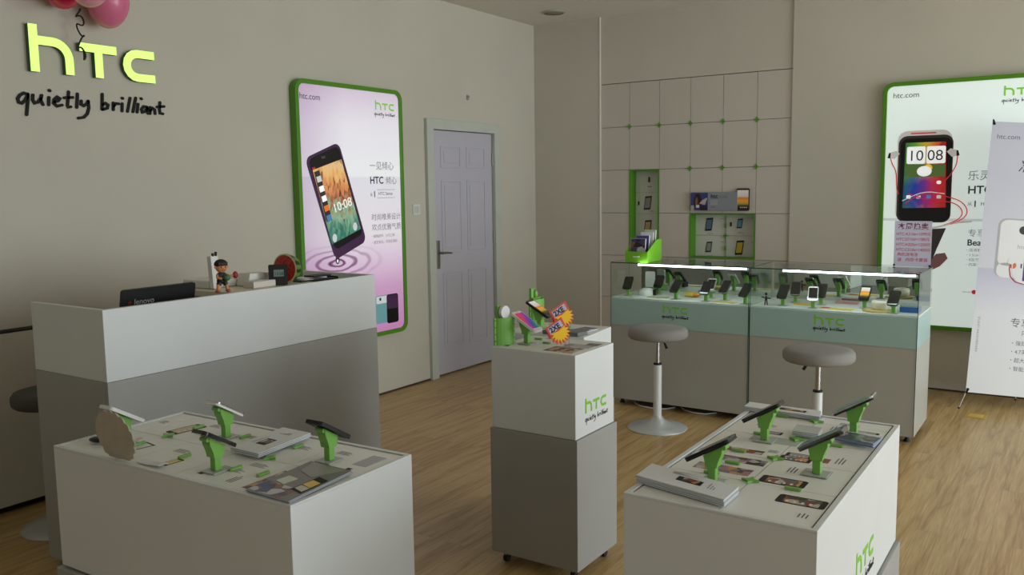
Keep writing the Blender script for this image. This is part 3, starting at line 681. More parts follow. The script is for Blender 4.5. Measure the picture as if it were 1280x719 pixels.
# ------------------------------------------------------------------ glass display cases
SH = .775; CT = 1.022; CYF, CYB = 5.442, 5.945
def glass_case(x0, x1, label, lx):
    e = empty('glass_display_case', (x0, CYF, 0), 0, label, 'display case', 'glass display cases against the back wall'); W = x1-x0; Dp = CYB-CYF; s = .002
    m = MB(); m.box(s, .004, .05, W-s, Dp, .58, case_lam); m.build('cabinet', e, .0015)
    m = MB(); m.box(.03, .06, .034, W-.03, Dp-.03, .0495, dark)
    m.build('underside', e)
    for x in (.05, W-.05):
        for y in (.09, Dp-.06): MB().lathe([(.018, .0005), (.018, .012), (.012, .014), (.012, .0335)], black_m, 16, (x, y)).build('foot', e)
    m = MB(); m.box(s, 0, .5805, W-s, Dp, .765, frost); m.build('frosted_band', e, .001)
    MB().box(s, .008, .7655, W-s, Dp, SH, M('case_deck', (226, 232, 228), .4)).build('deck', e)
    g_ = MB(); t = .006
    g_.box(s, 0, .766, W-s, t, CT-t, case_glass); g_.box(s, t+.0005, SH+.0005, s+t, Dp, CT-t, case_glass); g_.box(W-s-t, t+.0005, SH+.0005, W-s, Dp, CT-t, case_glass); g_.box(s, 0, CT-t+.0005, W-s, Dp, CT, case_glass)
    g_.build('glass', e)
    k = MB(); q = .0035
    for x in (s, W-s-q): k.box(x, -.001, .052, x+q, -.0002, CT, glass_edge)
    k.box(s, -.0012, CT-.005, W-s, -.0002, CT+.001, glass_edge); k.box(s, 0, CT+.0003, s+.003, Dp, CT+.001, glass_edge); k.box(W-s-.003, 0, CT+.0003, W-s, Dp, CT+.001, glass_edge); k.box(s, Dp-.004, CT+.0003, W-s, Dp, CT+.001, glass_edge)
    k.build('edge_seam', e)
    MB().box(s+t+.001, Dp-.012, SH+.001, W-s-t-.001, Dp-.004, CT-t-.001, mirror).build('mirror_back', e)
    lo = MB().box(.20, .012, CT-.021, .2055, .045, CT-.0075, white_pl).box(W-.0265, .012, CT-.021, W-.021, .045, CT-.0075, white_pl).build('lamp_end_cap', e)
    MB().box(.206, .012, CT-.0185, W-.027, .045, CT-.0075, led).build('lamp_tube', lo)
    m = MB(); logo(m, lx[0]-x0, .688, .176, -.0009, -.0001, logo_green); m.build('logo', e)
    m = MB(); tagline(m, lx[0]-x0-.007, .655, .192, -.0009, -.0001, ink_k, 'y', 1.15); m.build('tagline', e)
    return e
glass_case(-2.782, -1.786, 'glass topped grey display case with teal band, left one beside niche', (-2.383,))
glass_case(-1.784, -.787, 'glass topped grey display case with teal band, right one by the light box', (-1.376,))
for pts, lb in (([(-2.66, 5.58, .006), (-2.62, 5.52, .006), (-2.56, 5.475, .006), (-2.45, 5.46, .006), (-2.38, 5.49, .006), (-2.34, 5.56, .006)], 'white cable loop on the floor under the left glass case, left of stool post'),
                ([(-2.32, 5.62, .006), (-2.26, 5.53, .006), (-2.17, 5.49, .006), (-2.09, 5.50, .006), (-2.04, 5.57, .006)], 'white cable loop on the floor under the left glass case, right of stool post')):
    tag(MB().tube(pts, .005, white_pl, 8).build('cable'), lb, 'cable', 'white cables under the case')

# brochure holder on the left case
e = empty('brochure_holder', (-2.685, 5.478, CT+.001), 0, 'bright green brochure holder box on top of the left glass case', 'brochure holder')
f = MB(); HW, HD = .168, .235
f.box(0, 0, 0, HW, .004, .075, green_b); f.box(0, .004, 0, HW, HD, .004, green_b); f.box(.0, HD-.004, .004, HW, HD, .155, green_b)
for x in (0, HW-.003): f.prism([(.004, .004), (HD-.004, .004), (HD-.004, .155), (.15, .15), (.004, .075)], x, x+.003, green_b, 'x')
f.build('box', e, .001)
m = MB(); m.box(.06, -.004, .035, .11, -.0005, .043, paper); m.build('label', e)
BR = [(.030, .020, 'front crowd photo brochure in the green holder on the glass case', ph1, .16, .15), (.075, .035, 'second brochure with blue edge in the green holder', M('brochure_blue', (70, 70, 150), .4), .18, .14), (.125, .05, 'third brochure with white cover in the green holder', paper, .20, .13), (.165, .058, 'rearmost tall brochure in the green holder', M('brochure_pale', (196, 206, 190), .5), .215, .12)]
for y, x, lb, mt_, hh, ww in BR:
    m = MB(); m.box(0, 0, 0, ww*.75, .012, hh, paper); m.box(.002, -.0008, .002, ww*.75-.002, -.0001, hh-.002, mt_)
    if mt_ is ph1: m.box(ww*.35, -.0016, .004, ww*.72, -.0009, hh*.42, paper)
    o = m.build('brochure', loc=(-2.685+x*.9, 5.478+y, CT+.006), rot=(R(-9), 0, 0)); tag(o, lb, 'brochure', 'brochures in the green holder')

# ------------------------------------------------------------------ phones and stands
def make_phone(L=.128, W=.066, body=black, face=black_gl, screen=None, rim=None):
    e = empty('smartphone'); t = .011
    m = MB(); m.prism(rrect(-L/2, -W/2, L/2, W/2, .011), -t/2, t/2-.0012, body, 'z'); m.build('body', e, .0028, 3)
    if rim:
        o_ = rrect(-L/2-.0006, -W/2-.0006, L/2+.0006, W/2+.0006, .0115); i_ = rrect(-L/2+.0018, -W/2+.0018, L/2-.0018, W/2-.0018, .0095); n = len(o_)
        r_ = MB(); vs = [(p[0], p[1], t/2-.0045) for p in o_]+[(p[0], p[1], t/2+.0002) for p in o_]+[(p[0], p[1], t/2+.0002) for p in i_]+[(p[0], p[1], t/2-.001) for p in i_]; fs = []
        for i in range(n):
            for k in range(3): j = (i+1) % n; fs.append((k*n+i, k*n+j, (k+1)*n+j, (k+1)*n+i))
        r_.add(vs, fs, rim); r_.build('rim', e)
    m = MB(); m.prism(rrect(-L/2+.002, -W/2+.002, L/2-.002, W/2-.002, .009), t/2-.0012, t/2-.0002, face, 'z'); f = m.build('front_glass', e)
    m = MB(); m.prism([(-L/2+.017, -W/2+.005), (L/2-.013, -W/2+.005), (L/2-.013, W/2-.005), (-L/2+.017, W/2-.005)], t/2-.0001, t/2+.0003, screen or black_gl, 'z'); m.build('screen', f)
    m = MB(); m.box(L/2-.008, -.007, t/2-.0001, L/2-.0065, .007, t/2+.0003, ink); m.build('earpiece', f)
    m = MB(); m.tube([(L/2-.02, 0, -t/2-.0003), (L/2-.02, 0, -t/2-.0014)], .006, black_gl, 16); m.build('camera', e)
    return e
def make_stand(th):
    """green cradle: local x rises towards +x; phone centre sits at (0,0,.09)"""
    e = empty('phone_stand'); c, s = math.cos(th), math.sin(th)
    P = lambda a, n: (a*c-n*s*1.0, .09+a*s+n*c)       # along / normal to the phone
    top0, top1 = P(-.028, -.0075), P(.030, -.0075)
    m = MB(); m.prism([top0, (top0[0]+.004, top0[1]-.016), (-.017, .058), (-.015, .040), (.015, .040), (.019, .058), (top1[0]-.002, top1[1]-.02), top1], -.016, .016, green); m.build('cradle_head', e, .002)
    m = MB(); m.box(-.0105, -.0105, .003, .0105, .0105, .0398, green); m.build('post', e, .002)
    m = MB(); q = P(.030, -.012); m.tube([(q[0], -.014, q[1]), (q[0], .014, q[1])], .006, green, 12); m.build('hinge', e)
    m = MB(); m.box(-.03, -.028, .0003, .03, .028, .0029, plate_g); m.build('base_plate', e, .0008)
    return e
TH = R(31); THC = R(39)
stands = {}
def put_stand(x, y, z, rz, label, group, th=TH):
    if th not in stands: stands[th] = o = make_stand(th)
    else: o = copy_tree(stands[th])
    o.location = (x, y, z); o.rotation_euler = (0, 0, rz); tag(o, label, 'phone stand', group); return o
def put_phone(o, x, y, z, rz, label, group, th=TH, dx=0.0):
    o.location = (x+dx*math.cos(rz), y+dx*math.sin(rz), z+.0905); o.rotation_euler = (0, -th, rz); tag(o, label, 'phone', group); return o

TZ = .80; TW = dict()
sc_on = M('dim_screen', (34, 36, 40), .08)
G1 = 'phones on the left front table'; G2 = 'phones on the right front table'
S1 = 'green stands on the left front table'; S2 = 'green stands on the right front table'
r1 = R(1.6)
T1P = [(-1.931, 1.446, dict(L=.12, W=.062, body=M('gloss_black', (10, 10, 12), .15, coat=.6)), 'thick black phone on the stand nearest the front edge of the left table', 'green phone stand under the thick black phone at the front edge of the left table'),
       (-2.174, 1.671, dict(L=.118, W=.06, body=white_pl, rim=chrome), 'white backed phone with dark end on the rear stand of the left table', 'green phone stand under the white backed phone at the rear of the left table'),
       (-1.730, 1.670, dict(L=.132, W=.068, body=black_m), 'flat black phone on the rightmost stand of the left table', 'green phone stand under the black phone at the right of the left table'),
       (-2.392, 1.470, dict(L=.128, W=.066, body=white_pl, face=M('white_face', (220, 220, 222), .2)), 'white phone above the beige cardboard burst on the left table', 'green phone stand behind the beige cardboard burst on the left table')]
for x, y, kw, lp, ls in T1P:
    put_stand(x, y, TZ, -PI/2+r1, ls, S1)
    put_phone(make_phone(**kw), x, y, TZ, -PI/2+r1, lp, G1)
T3P = [(-.761, 2.056, dict(L=.134, W=.066, body=black_m, rim=M('dark_rim', (60, 62, 66), .2, .8)), 'slim black phone nearest the pamphlet stack on the right table', 'green phone stand beside the pamphlet stack on the right table'),
       (-.551, 2.248, dict(L=.128, W=.066, body=M('gloss_brown', (34, 22, 24), .12, coat=.8), rim=M('smoke_rim', (110, 110, 115), .15, .9)), 'glossy brown black phone in the middle right of the right table', 'green phone stand under the glossy brown black phone on the right table'),
       (-.759, 2.476, dict(L=.126, W=.064, body=black, rim=M('dark_rim')), 'grey black phone at the left rear of the right table', 'green phone stand at the left rear of the right table'),
       (-.553, 2.679, dict(L=.13, W=.068, body=M('gloss_black'), rim=chrome), 'black phone with shining screen at the far right of the right table', 'green phone stand at the far right of the right table')]
for (x, y, kw, lp, ls), (ddx, ddz) in zip(T3P, ((-.006, 0), (.012, 0), (-.006, 0), (0, 0))):
    put_stand(x, y, TZ, 0, ls, S2)
    put_phone(make_phone(**kw), x+ddx, y, TZ+ddx*math.tan(TH)*(1 if ddx > 0 else 1), 0, lp, G2)
PZ = .9135
rbs = screen_rainbow('pod_rainbow_screen', -.05, .05, -.03, .03, .35, ('Y', 'X'))
put_stand(-1.893, 2.955, PZ, PI, 'green phone stand under the white phone on the front pedestal', 'green stands on the pedestals')
TP = R(36)
put_phone(make_phone(L=.134, W=.07, body=white_pl, face=M('white_face'), screen=rbs), -1.893, 2.955, PZ, PI, 'white phone with rainbow screen on the front pedestal', 'phones on the pedestals')
put_stand(-2.045, 3.30, PZ, PI+R(6), 'green phone stand under the black phone on the rear pedestal', 'green stands on the pedestals')
put_phone(make_phone(L=.13, W=.068, body=black, screen=screen_land('pod_land_screen', -.048, .052, 'X', .3)), -2.045, 3.30, PZ, PI+R(6), 'black phone with orange landscape screen on the rear pedestal', 'phones on the pedestals')

# phones inside the cases
CP = [(-2.705, 5.565, 'b', 12, 'black phone at the left end inside the left glass case'), (-2.545, 5.74, 'b', 8, 'tall black phone, rear row, above the yellow leaflet in the left glass case'), (-2.325, 5.53, 'b', -4, 'black phone left of the yellow device inside the left glass case'),
      (-2.14, 5.70, 'w', 6, 'white rimmed phone in the rear row, centre right of the left glass case'), (-2.105, 5.515, 'b', 2, 'front black phone right of centre in the left glass case'), (-2.01, 5.62, 's', -6, 'silver rimmed black phone right of the front pair in the left glass case'),
      (-1.835, 5.515, 'b', -10, 'small black phone at the right end inside the left glass case'),
      (-1.60, 5.545, 'b', 0, 'large black phone at the left inside the right glass case'), (-1.575, 5.74, 's', 10, 'silver rimmed phone behind the large one at the left of the right glass case'), (-1.405, 5.515, 'w', 12, 'white framed black phone at the front left of centre in the right glass case'),
      (-1.40, 5.70, 'b', 4, 'black phone in the rear row behind the white framed one, right glass case'), (-1.13, 5.67, 'o', 0, 'black phone with lit orange screen inside the right glass case'), (-.935, 5.515, 'b', -4, 'black phone beside the blue boxes inside the right glass case')]
protos = {}
kw = {'b': dict(body=black_m), 'w': dict(body=white_pl, face=M('white_face'), rim=chrome), 's': dict(body=black, rim=chrome), 'o': dict(body=black, screen=screen_land('case_land_screen', -.048, .052, 'X', .5))}
for x, y, k, j, lb in CP:
    rz = PI/2+R(j); side = 'left' if x < -1.785 else 'right'
    put_stand(x, y, SH+.0005, rz, 'stand of '+lb.replace(' inside', ' in').replace(' the ', ' '), 'green stands in the %s glass case' % side, THC)
    if k in protos: o = copy_tree(protos[k])
    else: o = make_phone(L=.12, W=.062, **kw[k]); protos[k] = o
    put_phone(o, x, y, SH+.0005, rz, lb, 'phones in the %s glass case' % side, THC)
# the other things inside the cases
def slab(x, y, w, d, h, mt_, name, label, cat, rz=0, z=SH+.0006, group=None, bev=.001):
    o = MB().box(-w/2, -d/2, 0, w/2, d/2, h, mt_).build(name, bevel=bev, loc=(x, y, z), rot=(0, 0, rz)); return tag(o, label, cat, group)
yel = M('yellow_card', (226, 196, 70), .5)
e = empty('white_dock', (-2.60, 5.655, SH+.0006), R(10), 'white dome shaped dock with dark front inside the left glass case', 'dock')
MB().lathe([(.062, 0), (.062, .02), (.05, .038), (.03, .048), (0, .052)], white_pl, 32).build('dome', e)
MB().box(.052, -.035, .004, .075, .03, .045, black).build('front_panel', e, .003)
e = empty('charging_cradle', (-2.66, 5.845, SH+.0006), R(-75), 'white phone held upright in a large green cradle, rear left of left case', 'phone cradle')
MB().box(-.04, -.045, 0, .03, .045, .03, green).box(-.03, -.035, .03, .0, .035, .10, green).build('cradle', e, .004)
MB().prism(rrect(-.035, .035, .035, .15, .01), .002, .012, white_pl).build('phone_back', e, .002, rot=(0, 0, R(90)), loc=(.018, 0, 0))
slab(-2.47, 5.56, .15, .06, .003, M('leaflet_olive', (176, 170, 90), .5), 'leaflet', 'yellow green leaflet left of centre in the left glass case', 'leaflet', R(4))
e = empty('yellow_device', (-2.28, 5.70, SH+.0006), 0, 'rounded yellow and orange device inside the left glass case', 'device')
MB().ball((0, 0, .016), (.062, .04, .016), yel).build('shell', e); MB().ball((.035, -.02, .018), (.026, .02, .012), M('orange_plastic', (226, 140, 40), .4)).build('end_cap', e)
slab(-1.98, 5.52, .16, .055, .003, yel, 'leaflet', 'yellow leaflet at the front right of the left glass case', 'leaflet', R(-6))
slab(-2.28, 5.84, .13, .07, .012, M('pale_blue_box', (190, 210, 216), .5), 'phone_box', 'pale blue flat box at the rear of the left glass case', 'box', R(5))
slab(-1.50, 5.665, .12, .08, .004, yel, 'leaflet', 'yellow leaflet behind the white framed phone in the right glass case', 'leaflet', R(3))
slab(-1.27, 5.545, .20, .07, .003, yel, 'leaflet', 'long yellow leaflet with red end at the front of the right glass case', 'leaflet', R(-4))
slab(-1.335, 5.55, .05, .05, .0008, M('red_card', (176, 50, 50), .5), 'card', 'small red card on the long yellow leaflet in the right case', 'card', R(-4), SH+.004)
slab(-1.27, 5.84, .14, .07, .01, M('rose_card', (200, 140, 140), .5), 'leaflet', 'rose coloured leaflet at the rear of the right glass case', 'leaflet', R(3))
o = MB().lathe([(.085, 0), (.09, .006), (.075, .010), (0, .010)], M('gold_card', (206, 182, 110), .45), 32).build('round_mat', loc=(-1.035, 5.57, SH+.0006)); tag(o, 'round gold mat under the white cup in the right glass case', 'mat')
e = empty('white_speaker', (-1.02, 5.575, SH+.0115), 0, 'white rounded cup shaped speaker on the gold mat in the right case', 'speaker')
MB().lathe([(.04, 0), (.048, .01), (.052, .04), (.047, .052), (.03, .055), (0, .056)], M('cream_plastic', (226, 220, 200), .35), 32).build('shell', e)
MB().lathe([(.028, .0565), (.026, .059), (0, .060)], ink_l, 24).build('top_grille', e)
slab(-.86, 5.63, .105, .11, .032, M('blue_box', (30, 90, 160), .4), 'phone_box', 'blue box lying at the right end of the right glass case', 'box')
slab(-.862, 5.63, .10, .10, .012, M('grey_box', (150, 160, 160), .5), 'phone_box', 'grey lid box lying on the blue box in the right case', 'box', 0, SH+.0332)
e = empty('key_figure', (-1.70, 5.515, SH+.0006), 0, 'small black wire figure at the left end of the right glass case', 'figurine')
m = MB(); m.tube([(-.008, 0, 0), (-.004, 0, .035), (0, 0, .06)], .004, black_m, 8); m.tube([(.008, 0, 0), (.006, 0, .02), (.004, 0, .035), (0, 0, .06)], .004, black_m, 8); m.tube([(-.03, 0, .052), (0, 0, .048), (.03, 0, .045)], .004, black_m, 8); m.ball((0, 0, .072), .009, black_m, 12, 8); m.build('body', e)

# ------------------------------------------------------------------ tables
def casters(e, pts, z):
    for x, y in pts:
        c = MB(); c.box(x-.014, y-.014, z-.008, x+.014, y+.014, z-.0005, chrome); c.box(x-.004, y-.01, z-.018, x+.004, y+.01, z-.008, chrome)
        k = c.build('caster', e); w_ = MB(); w_.tube([(x-.009, y, .0175), (x+.009, y, .0175)], .017, black_m, 20); w_.build('wheel', k)
def display_table(name, loc, rz, hx, hy, label):
    e = empty(name, loc, rz, label, 'display table', 'low display tables in the foreground'); o = .012
    m = MB(); m.box(-hx-o, -hy-o, .05, hx+o, hy+o, .424, grey_lam); m.build('plinth', e, .002)
    MB().box(-hx+.012, -hy+.012, .4241, hx-.012, hy-.012, .4299, dark).build('shadow_gap', e)
    MB().box(-hx, -hy, .43, hx, hy, .7955, white_lam).build('cabinet', e, .0015)
    m = MB(); t = .014; z0, z1 = .7957, .802
    m.box(-hx, -hy, z0, hx, -hy+t, z1, white_lam); m.box(-hx, hy-t, z0, hx, hy, z1, white_lam); m.box(-hx, -hy+t, z0, -hx+t, hy-t, z1, white_lam); m.box(hx-t, -hy+t, z0, hx, hy-t, z1, white_lam)
    m.build('rim', e, .001)
    m = MB(); m.box(-hx+t+.0003, -hy+t+.0003, .7957, hx-t-.0003, hy-t-.0003, .7962, dark); m.build('inlay', e)
    casters(e, [(x, y) for x in (-hx+.06, hx-.06) for y in (-hy+.06, hy-.06)], .05)
    return e
def to_local(e, x, y):
    dx, dy = x-e.location[0], y-e.location[1]; c, s = math.cos(-e.rotation_euler[2]), math.sin(-e.rotation_euler[2]); return dx*c-dy*s, dx*s+dy*c
ZC = .7994
def info_card(e, x0, y0, x1, y1, arts):
    """card covering a cell; arts are (kind, x, y, ...) in the table's own frame"""
    g_ = .0012; m = MB(); m.box(x0+g_, y0+g_, .7963, x1-g_, y1-g_, ZC-.0006, card_w); z = ZC-.0001
    for a_ in arts:
        k, x, y = a_[:3]; ll = a_[3] if len(a_) > 3 else .1; r_ = a_[4] if len(a_) > 4 else 0; mm = a_[5] if len(a_) > 5 else scr_c
        T0 = m.T; m.T = Matrix.Translation((x, y, 0)) @ Matrix.Rotation(r_, 4, 'Z')
        if k == 'phone':
            w_ = ll*.5; m.prism(rrect(-ll/2, -w_/2, ll/2, w_/2, w_*.15), z-.0004, z, ink_k, 'z'); m.rect(-ll*.36, -w_*.40, ll*.38, w_*.40, z+.0003, mm, 'z')
            for q in range(4): m.rect(-ll*.3+q*ll*.16, -w_*.3, -ll*.3+q*ll*.16+ll*.06, -w_*.12, z+.0006, paper, 'z')
        elif k == 'outline':
            w_ = ll*.5
            for b_ in ((-ll/2, -w_/2, ll/2, -w_/2+.006), (-ll/2, w_/2-.006, ll/2, w_/2), (-ll/2, -w_/2, -ll/2+.006, w_/2), (ll/2-.006, -w_/2, ll/2, w_/2)): m.rect(*b_, z, ink, 'z')
        elif k == 'photo': m.rect(-ll/2, -(a_[6] if len(a_) > 6 else ll*.3)/2, ll/2, (a_[6] if len(a_) > 6 else ll*.3)/2, z, mm, 'z')
        elif k == 'lines':
            for q in range(4): m.rect(-ll/2, -q*.007, ll/2*(1 if q % 2 else .6), -q*.007+.0025, z, ink_l, 'z')
        elif k == 'lines_y':
            for q in range(3): m.rect(q*.009, -ll/2, q*.009+.0028, ll/2*(1 if q % 2 else .6), z, ink, 'z')
        elif k == 'dot': m.rect(-.008, -.008, .008, .008, z, mm, 'z')
        m.T = T0
    m.build('info_card', e)
def clip(e, x, y, cross, along='x'):
    m = MB(); z0, z1 = ZC+.0006, ZC+.0065
    if cross:
        m.prism([(.024*math.cos(k*PI/4)*(1 if k % 2 == 0 else .42), .024*math.sin(k*PI/4)*(1 if k % 2 == 0 else .42)) for k in range(8)], z0, z1, green, 'z')
    else:
        q = rrect(-.021, -.006, .021, .006, .005, 3); q = q if along == 'x' else [(b, a) for a, b in q][::-1]; m.prism(q, z0, z1, green, 'z')
    m.build('clip', e, .0015, loc=(x, y, 0))

# left table: 0.99 x 0.463 turned 1.6 degrees
t1 = display_table('display_table', (-2.056, 1.583, 0), r1, .497, .2315, 'low white display table with grey plinth in the left foreground')
hx, hy = .4795, .214; wx = (2*hx)/4.35; xs = [hx-wx*k for k in range(5)][::-1]; xs = [-hx]+[x for x in xs if x > -hx+.02]
ph_w = scr_b
for i in range(len(xs)-1):
    x0, x1 = xs[i], xs[i+1]; cx = (x0+x1)/2
    A1 = []; A2 = []
    if i == 1: A1 = [('outline', cx+.02, -.12, .11, R(80)), ('dot', cx-.05, -.05, .01, 0, M('pink_dot', (240, 190, 180), .5))]; A2 = [('phone', cx-.01, .09, .115, R(82), scr_b), ('lines', cx+.05, .17, .05)]
    if i == 2: A1 = [('phone', cx+.02, -.15, .06, R(85), scr_d), ('lines', cx-.04, -.06, .06)]; A2 = [('lines', cx+.04, .14, .07), ('lines', cx-.04, .05, .05)]
    if i == 3: A1 = [('lines', cx, -.10, .09), ('lines_y', cx+.06, -.16, .05), ('dot', cx-.05, -.17, .01, 0, ink_k), ('dot', cx-.02, -.13, .01, 0, M('brown_dot', (110, 70, 60), .5)), ('lines', cx+.04, -.04, .06)]; A2 = [('lines', cx+.02, .14, .07)]
    if i == 4: A1 = [('photo', cx, -.12, .17, 0, ph2, .15)]; A2 = [('dot', cx+.055, .05, .01, 0, ink_k), ('photo', cx+.06, .13, .05, 0, scr_c, .09), ('lines', cx-.05, .16, .05)]
    if i == 0: A1 = [('lines', cx, -.1, .03)]; A2 = [('lines', cx, .12, .03)]
    info_card(t1, x0, -hy, x1, 0, A1); info_card(t1, x0, 0, x1, hy, A2)
for wx_, wy_, cr, al in ((-2.34, 1.584, 1, 'x'), (-2.34, 1.695, 0, 'y'), (-2.336, 1.482, 0, 'y'), (-2.122, 1.700, 0, 'y'), (-2.112, 1.478, 0, 'y'), (-1.896, 1.483, 0, 'y'), (-1.794, 1.49, 0, 'y'), (-1.902, 1.713, 0, 'y'), (-1.889, 1.595, 1, 'x')):
    q = to_local(t1, wx_, wy_); clip(t1, q[0], q[1], cr, al)

# right table
t3 = display_table('display_table', (-.6845, 2.354, 0), 0, .2325, .492, 'low white display table with lettered side in the right foreground')
cxm = -.681+.6845; ysm = [1.890-2.354-.0, 2.106-2.354, 2.318-2.354, 2.53-2.354, 2.752-2.354, .4745]; hx, hy = .2150, .4745; ysm[0] = -.37-.0; ysm = [-hy, -.248, -.036, .176, .398, hy]
ph_o = photo_mat('photo_orange', [(206, 150, 80), (60, 40, 40), (190, 184, 176), (150, 60, 40), (90, 90, 96)], 50)
arts = {(0, 0): [('photo', -.1, -.29, .10, 0, M('pale_bar', (186, 182, 172), .5), .012), ('lines', -.1, -.35, .1)], (1, 0): [('phone', .153, -.323, .115, 0, ph_o), ('lines_y', .17, -.41, .03)],
        (0, 1): [('photo', -.09, -.185, .15, R(0), ph2, .055), ('photo', -.09, -.09, .17, 0, ph2, .05)], (1, 1): [('phone', .075, -.205, .115, 0, ph_o), ('lines_y', .06, -.10, .05), ('photo', .13, -.1, .07, 0, plate_g, .07)],
        (0, 2): [('photo', -.10, .0, .12, 0, ph_o, .035), ('photo', -.05, .14, .14, 0, plate_g, .06), ('lines', -.02, .04, .03)], (1, 2): [('phone', .05, .03, .07, 0, scr_c), ('phone', .05, -.005, .085, 0, ph_o), ('photo', .11, .02, .05, 0, M('photo_brown', (140, 84, 60), .4), .04), ('lines_y', .15, .04, .06)],
        (0, 3): [('phone', -.08, .215, .06, 0, scr_c), ('lines', -.12, .30, .06)], (1, 3): [('lines_y', .06, .36, .05), ('phone', .16, .35, .075, 0, M('small_screen_olive', (150, 150, 120), .3))],
        (0, 4): [('lines', -.1, .43, .06)], (1, 4): [('lines', .1, .43, .06)]}
for j in range(5):
    for i, (a0, a1) in enumerate(((-hx, cxm), (cxm, hx))): info_card(t3, a0, ysm[j], a1, ysm[j+1], arts.get((i, j), []))
for wx_, wy_, cr in ((-.68, 2.106, 1), (-.68, 2.318, 1), (-.68, 2.53, 1), (-.682, 2.755, 1), (-.571, 2.099, 0), (-.785, 2.112, 0), (-.767, 2.221, 0), (-.789, 2.334, 0), (-.793, 2.765, 0), (-.569, 2.522, 0), (-.789, 2.53, 0)):
    clip(t3, wx_+.6845, wy_-2.354, cr)
m = MB(); m.T = Matrix.Translation((.2325, 0, 0)) @ Matrix.Rotation(R(90), 4, 'Z'); logo(m, -.085, .525, .215, -.0009, -.0001, logo_green); m.build('logo', t3)
m = MB(); m.T = Matrix.Translation((.2325, 0, 0)) @ Matrix.Rotation(R(90), 4, 'Z'); tagline(m, -.09, .487, .235, -.0009, -.0001, ink_k); m.build('tagline', t3)

# ------------------------------------------------------------------ pedestals
def pedestal(loc, rz, label, logo_on):
    e = empty('display_pedestal', loc, rz, label, 'pedestal', 'tall pedestals in the middle of the shop'); hx, hy = .195, .16
    MB().box(-hx-.009, -hy-.004, .05, hx+.009, hy+.014, .578, grey_lam).build('plinth', e, .002)
    MB().box(-hx+.012, -hy+.012, .5781, hx-.012, hy-.012, .5799, dark).build('shadow_gap', e)
    MB().box(-hx, -hy, .58, hx, hy, .9115, white_lam).build('cabinet', e, .0015)
    casters(e, [(x, y) for x in (-hx+.04, hx-.03) for y in (-hy+.035, hy-.03)], .05)
    if logo_on:
        m = MB(); m.T = Matrix.Translation((hx, 0, 0)) @ Matrix.Rotation(R(90), 4, 'Z'); logo(m, -.083, .668, .176, -.0009, -.0001, logo_green); m.build('logo', e)
        m = MB(); m.T = Matrix.Translation((hx, 0, 0)) @ Matrix.Rotation(R(90), 4, 'Z'); tagline(m, -.083, .634, .19, -.0009, -.0001, ink_k); m.build('tagline', e)
    m = MB(); z = .9128; m.box(-hx+.012, -hy+.012, .9116, hx-.012, hy-.012, .9124, card_w)
    if logo_on:
        m.rect(.03, -.13, .16, -.02, z, ph2, 'z'); m.rect(.05, -.01, .17, .06, z, M('pod_grey', (186, 186, 184), .4), 'z'); m.rect(.12, .05, .175, .1, z+.0003, ph3, 'z'); m.rect(-.16, -.12, -.14, -.10, z, ink_k, 'z')
    thin_lines(m, -.1, .12, 3, .06, z, ink_l, .009, 'z'); thin_lines(m, -.12, -.06, 3, .05, z, ink_l, .009, 'z'); m.build('info_card', e)
    for x, y in ((-.11, .07), (-.03, .005)) if logo_on else ((-.14, -.02), (.02, .05)):
        k = MB(); k.prism(rrect(-.02, -.007, .02, .007, .006, 3), .9133, .919, green, 'z'); k.build('clip', e, .001, loc=(x, y, 0))
    return e
pedestal((-1.792, 2.990, 0), 0, 'white and grey pedestal with green lettering, nearest of the two', True)
pedestal((-1.972, 3.338, 0), R(6), 'white and grey pedestal half hidden behind the lettered one', False)
def sleeve(loc, rz, h, label, knob):
    e = empty('green_display_post', loc, rz, label, 'display post', 'green perforated posts on the pedestals')
    m = MB(); n = 10; r_ = .062; pts = []
    for i in range(n+1):
        a_ = R(-62+124*i/n); pts.append((r_*math.cos(a_)-.045, r_*math.sin(a_)))
    inn = [(x-.006, y*.95) for x, y in pts][::-1]; m.prism(pts+inn, .0005, h, green, 'z')
    for s in (-1, 1): m.box(-.018, s*.058-.004, .0005, -.012, s*.058+.004, h, green)
    m.build('curved_shell', e)
    m = MB()
    for s in (-1, 1):
        for k in range(4): m.tube([(-.0119, s*.058, .018+.028*k), (-.0113, s*.058, .018+.028*k)], .003, M('hole_dark', (30, 70, 16), .6), 10)
    m.build('holes', e)
    m = MB(); m.box(-.034, -.034, .0005, -.02, -.012, h+.05, green); m.build('back_post', e, .003)
    if knob:
        m = MB(); m.tube([(-.012, -.01, h+.022), (.002, -.01, h+.022)], .026, white_pl, 28); m.build('badge', e, .003)
    else:
        m = MB(); m.ball((-.02, 0, h+.02), (.012, .012, .02), green); m.box(-.032, -.035, h-.03, -.01, .035, h+.005, green); m.build('finial', e)
sleeve((-1.958, 2.905, .9130), R(-8), .112, 'green perforated display post with white round badge on the front pedestal corner', True)
sleeve((-2.10, 3.385, .9130), R(0), .125, 'green display post standing behind the black phone on the rear pedestal', False)
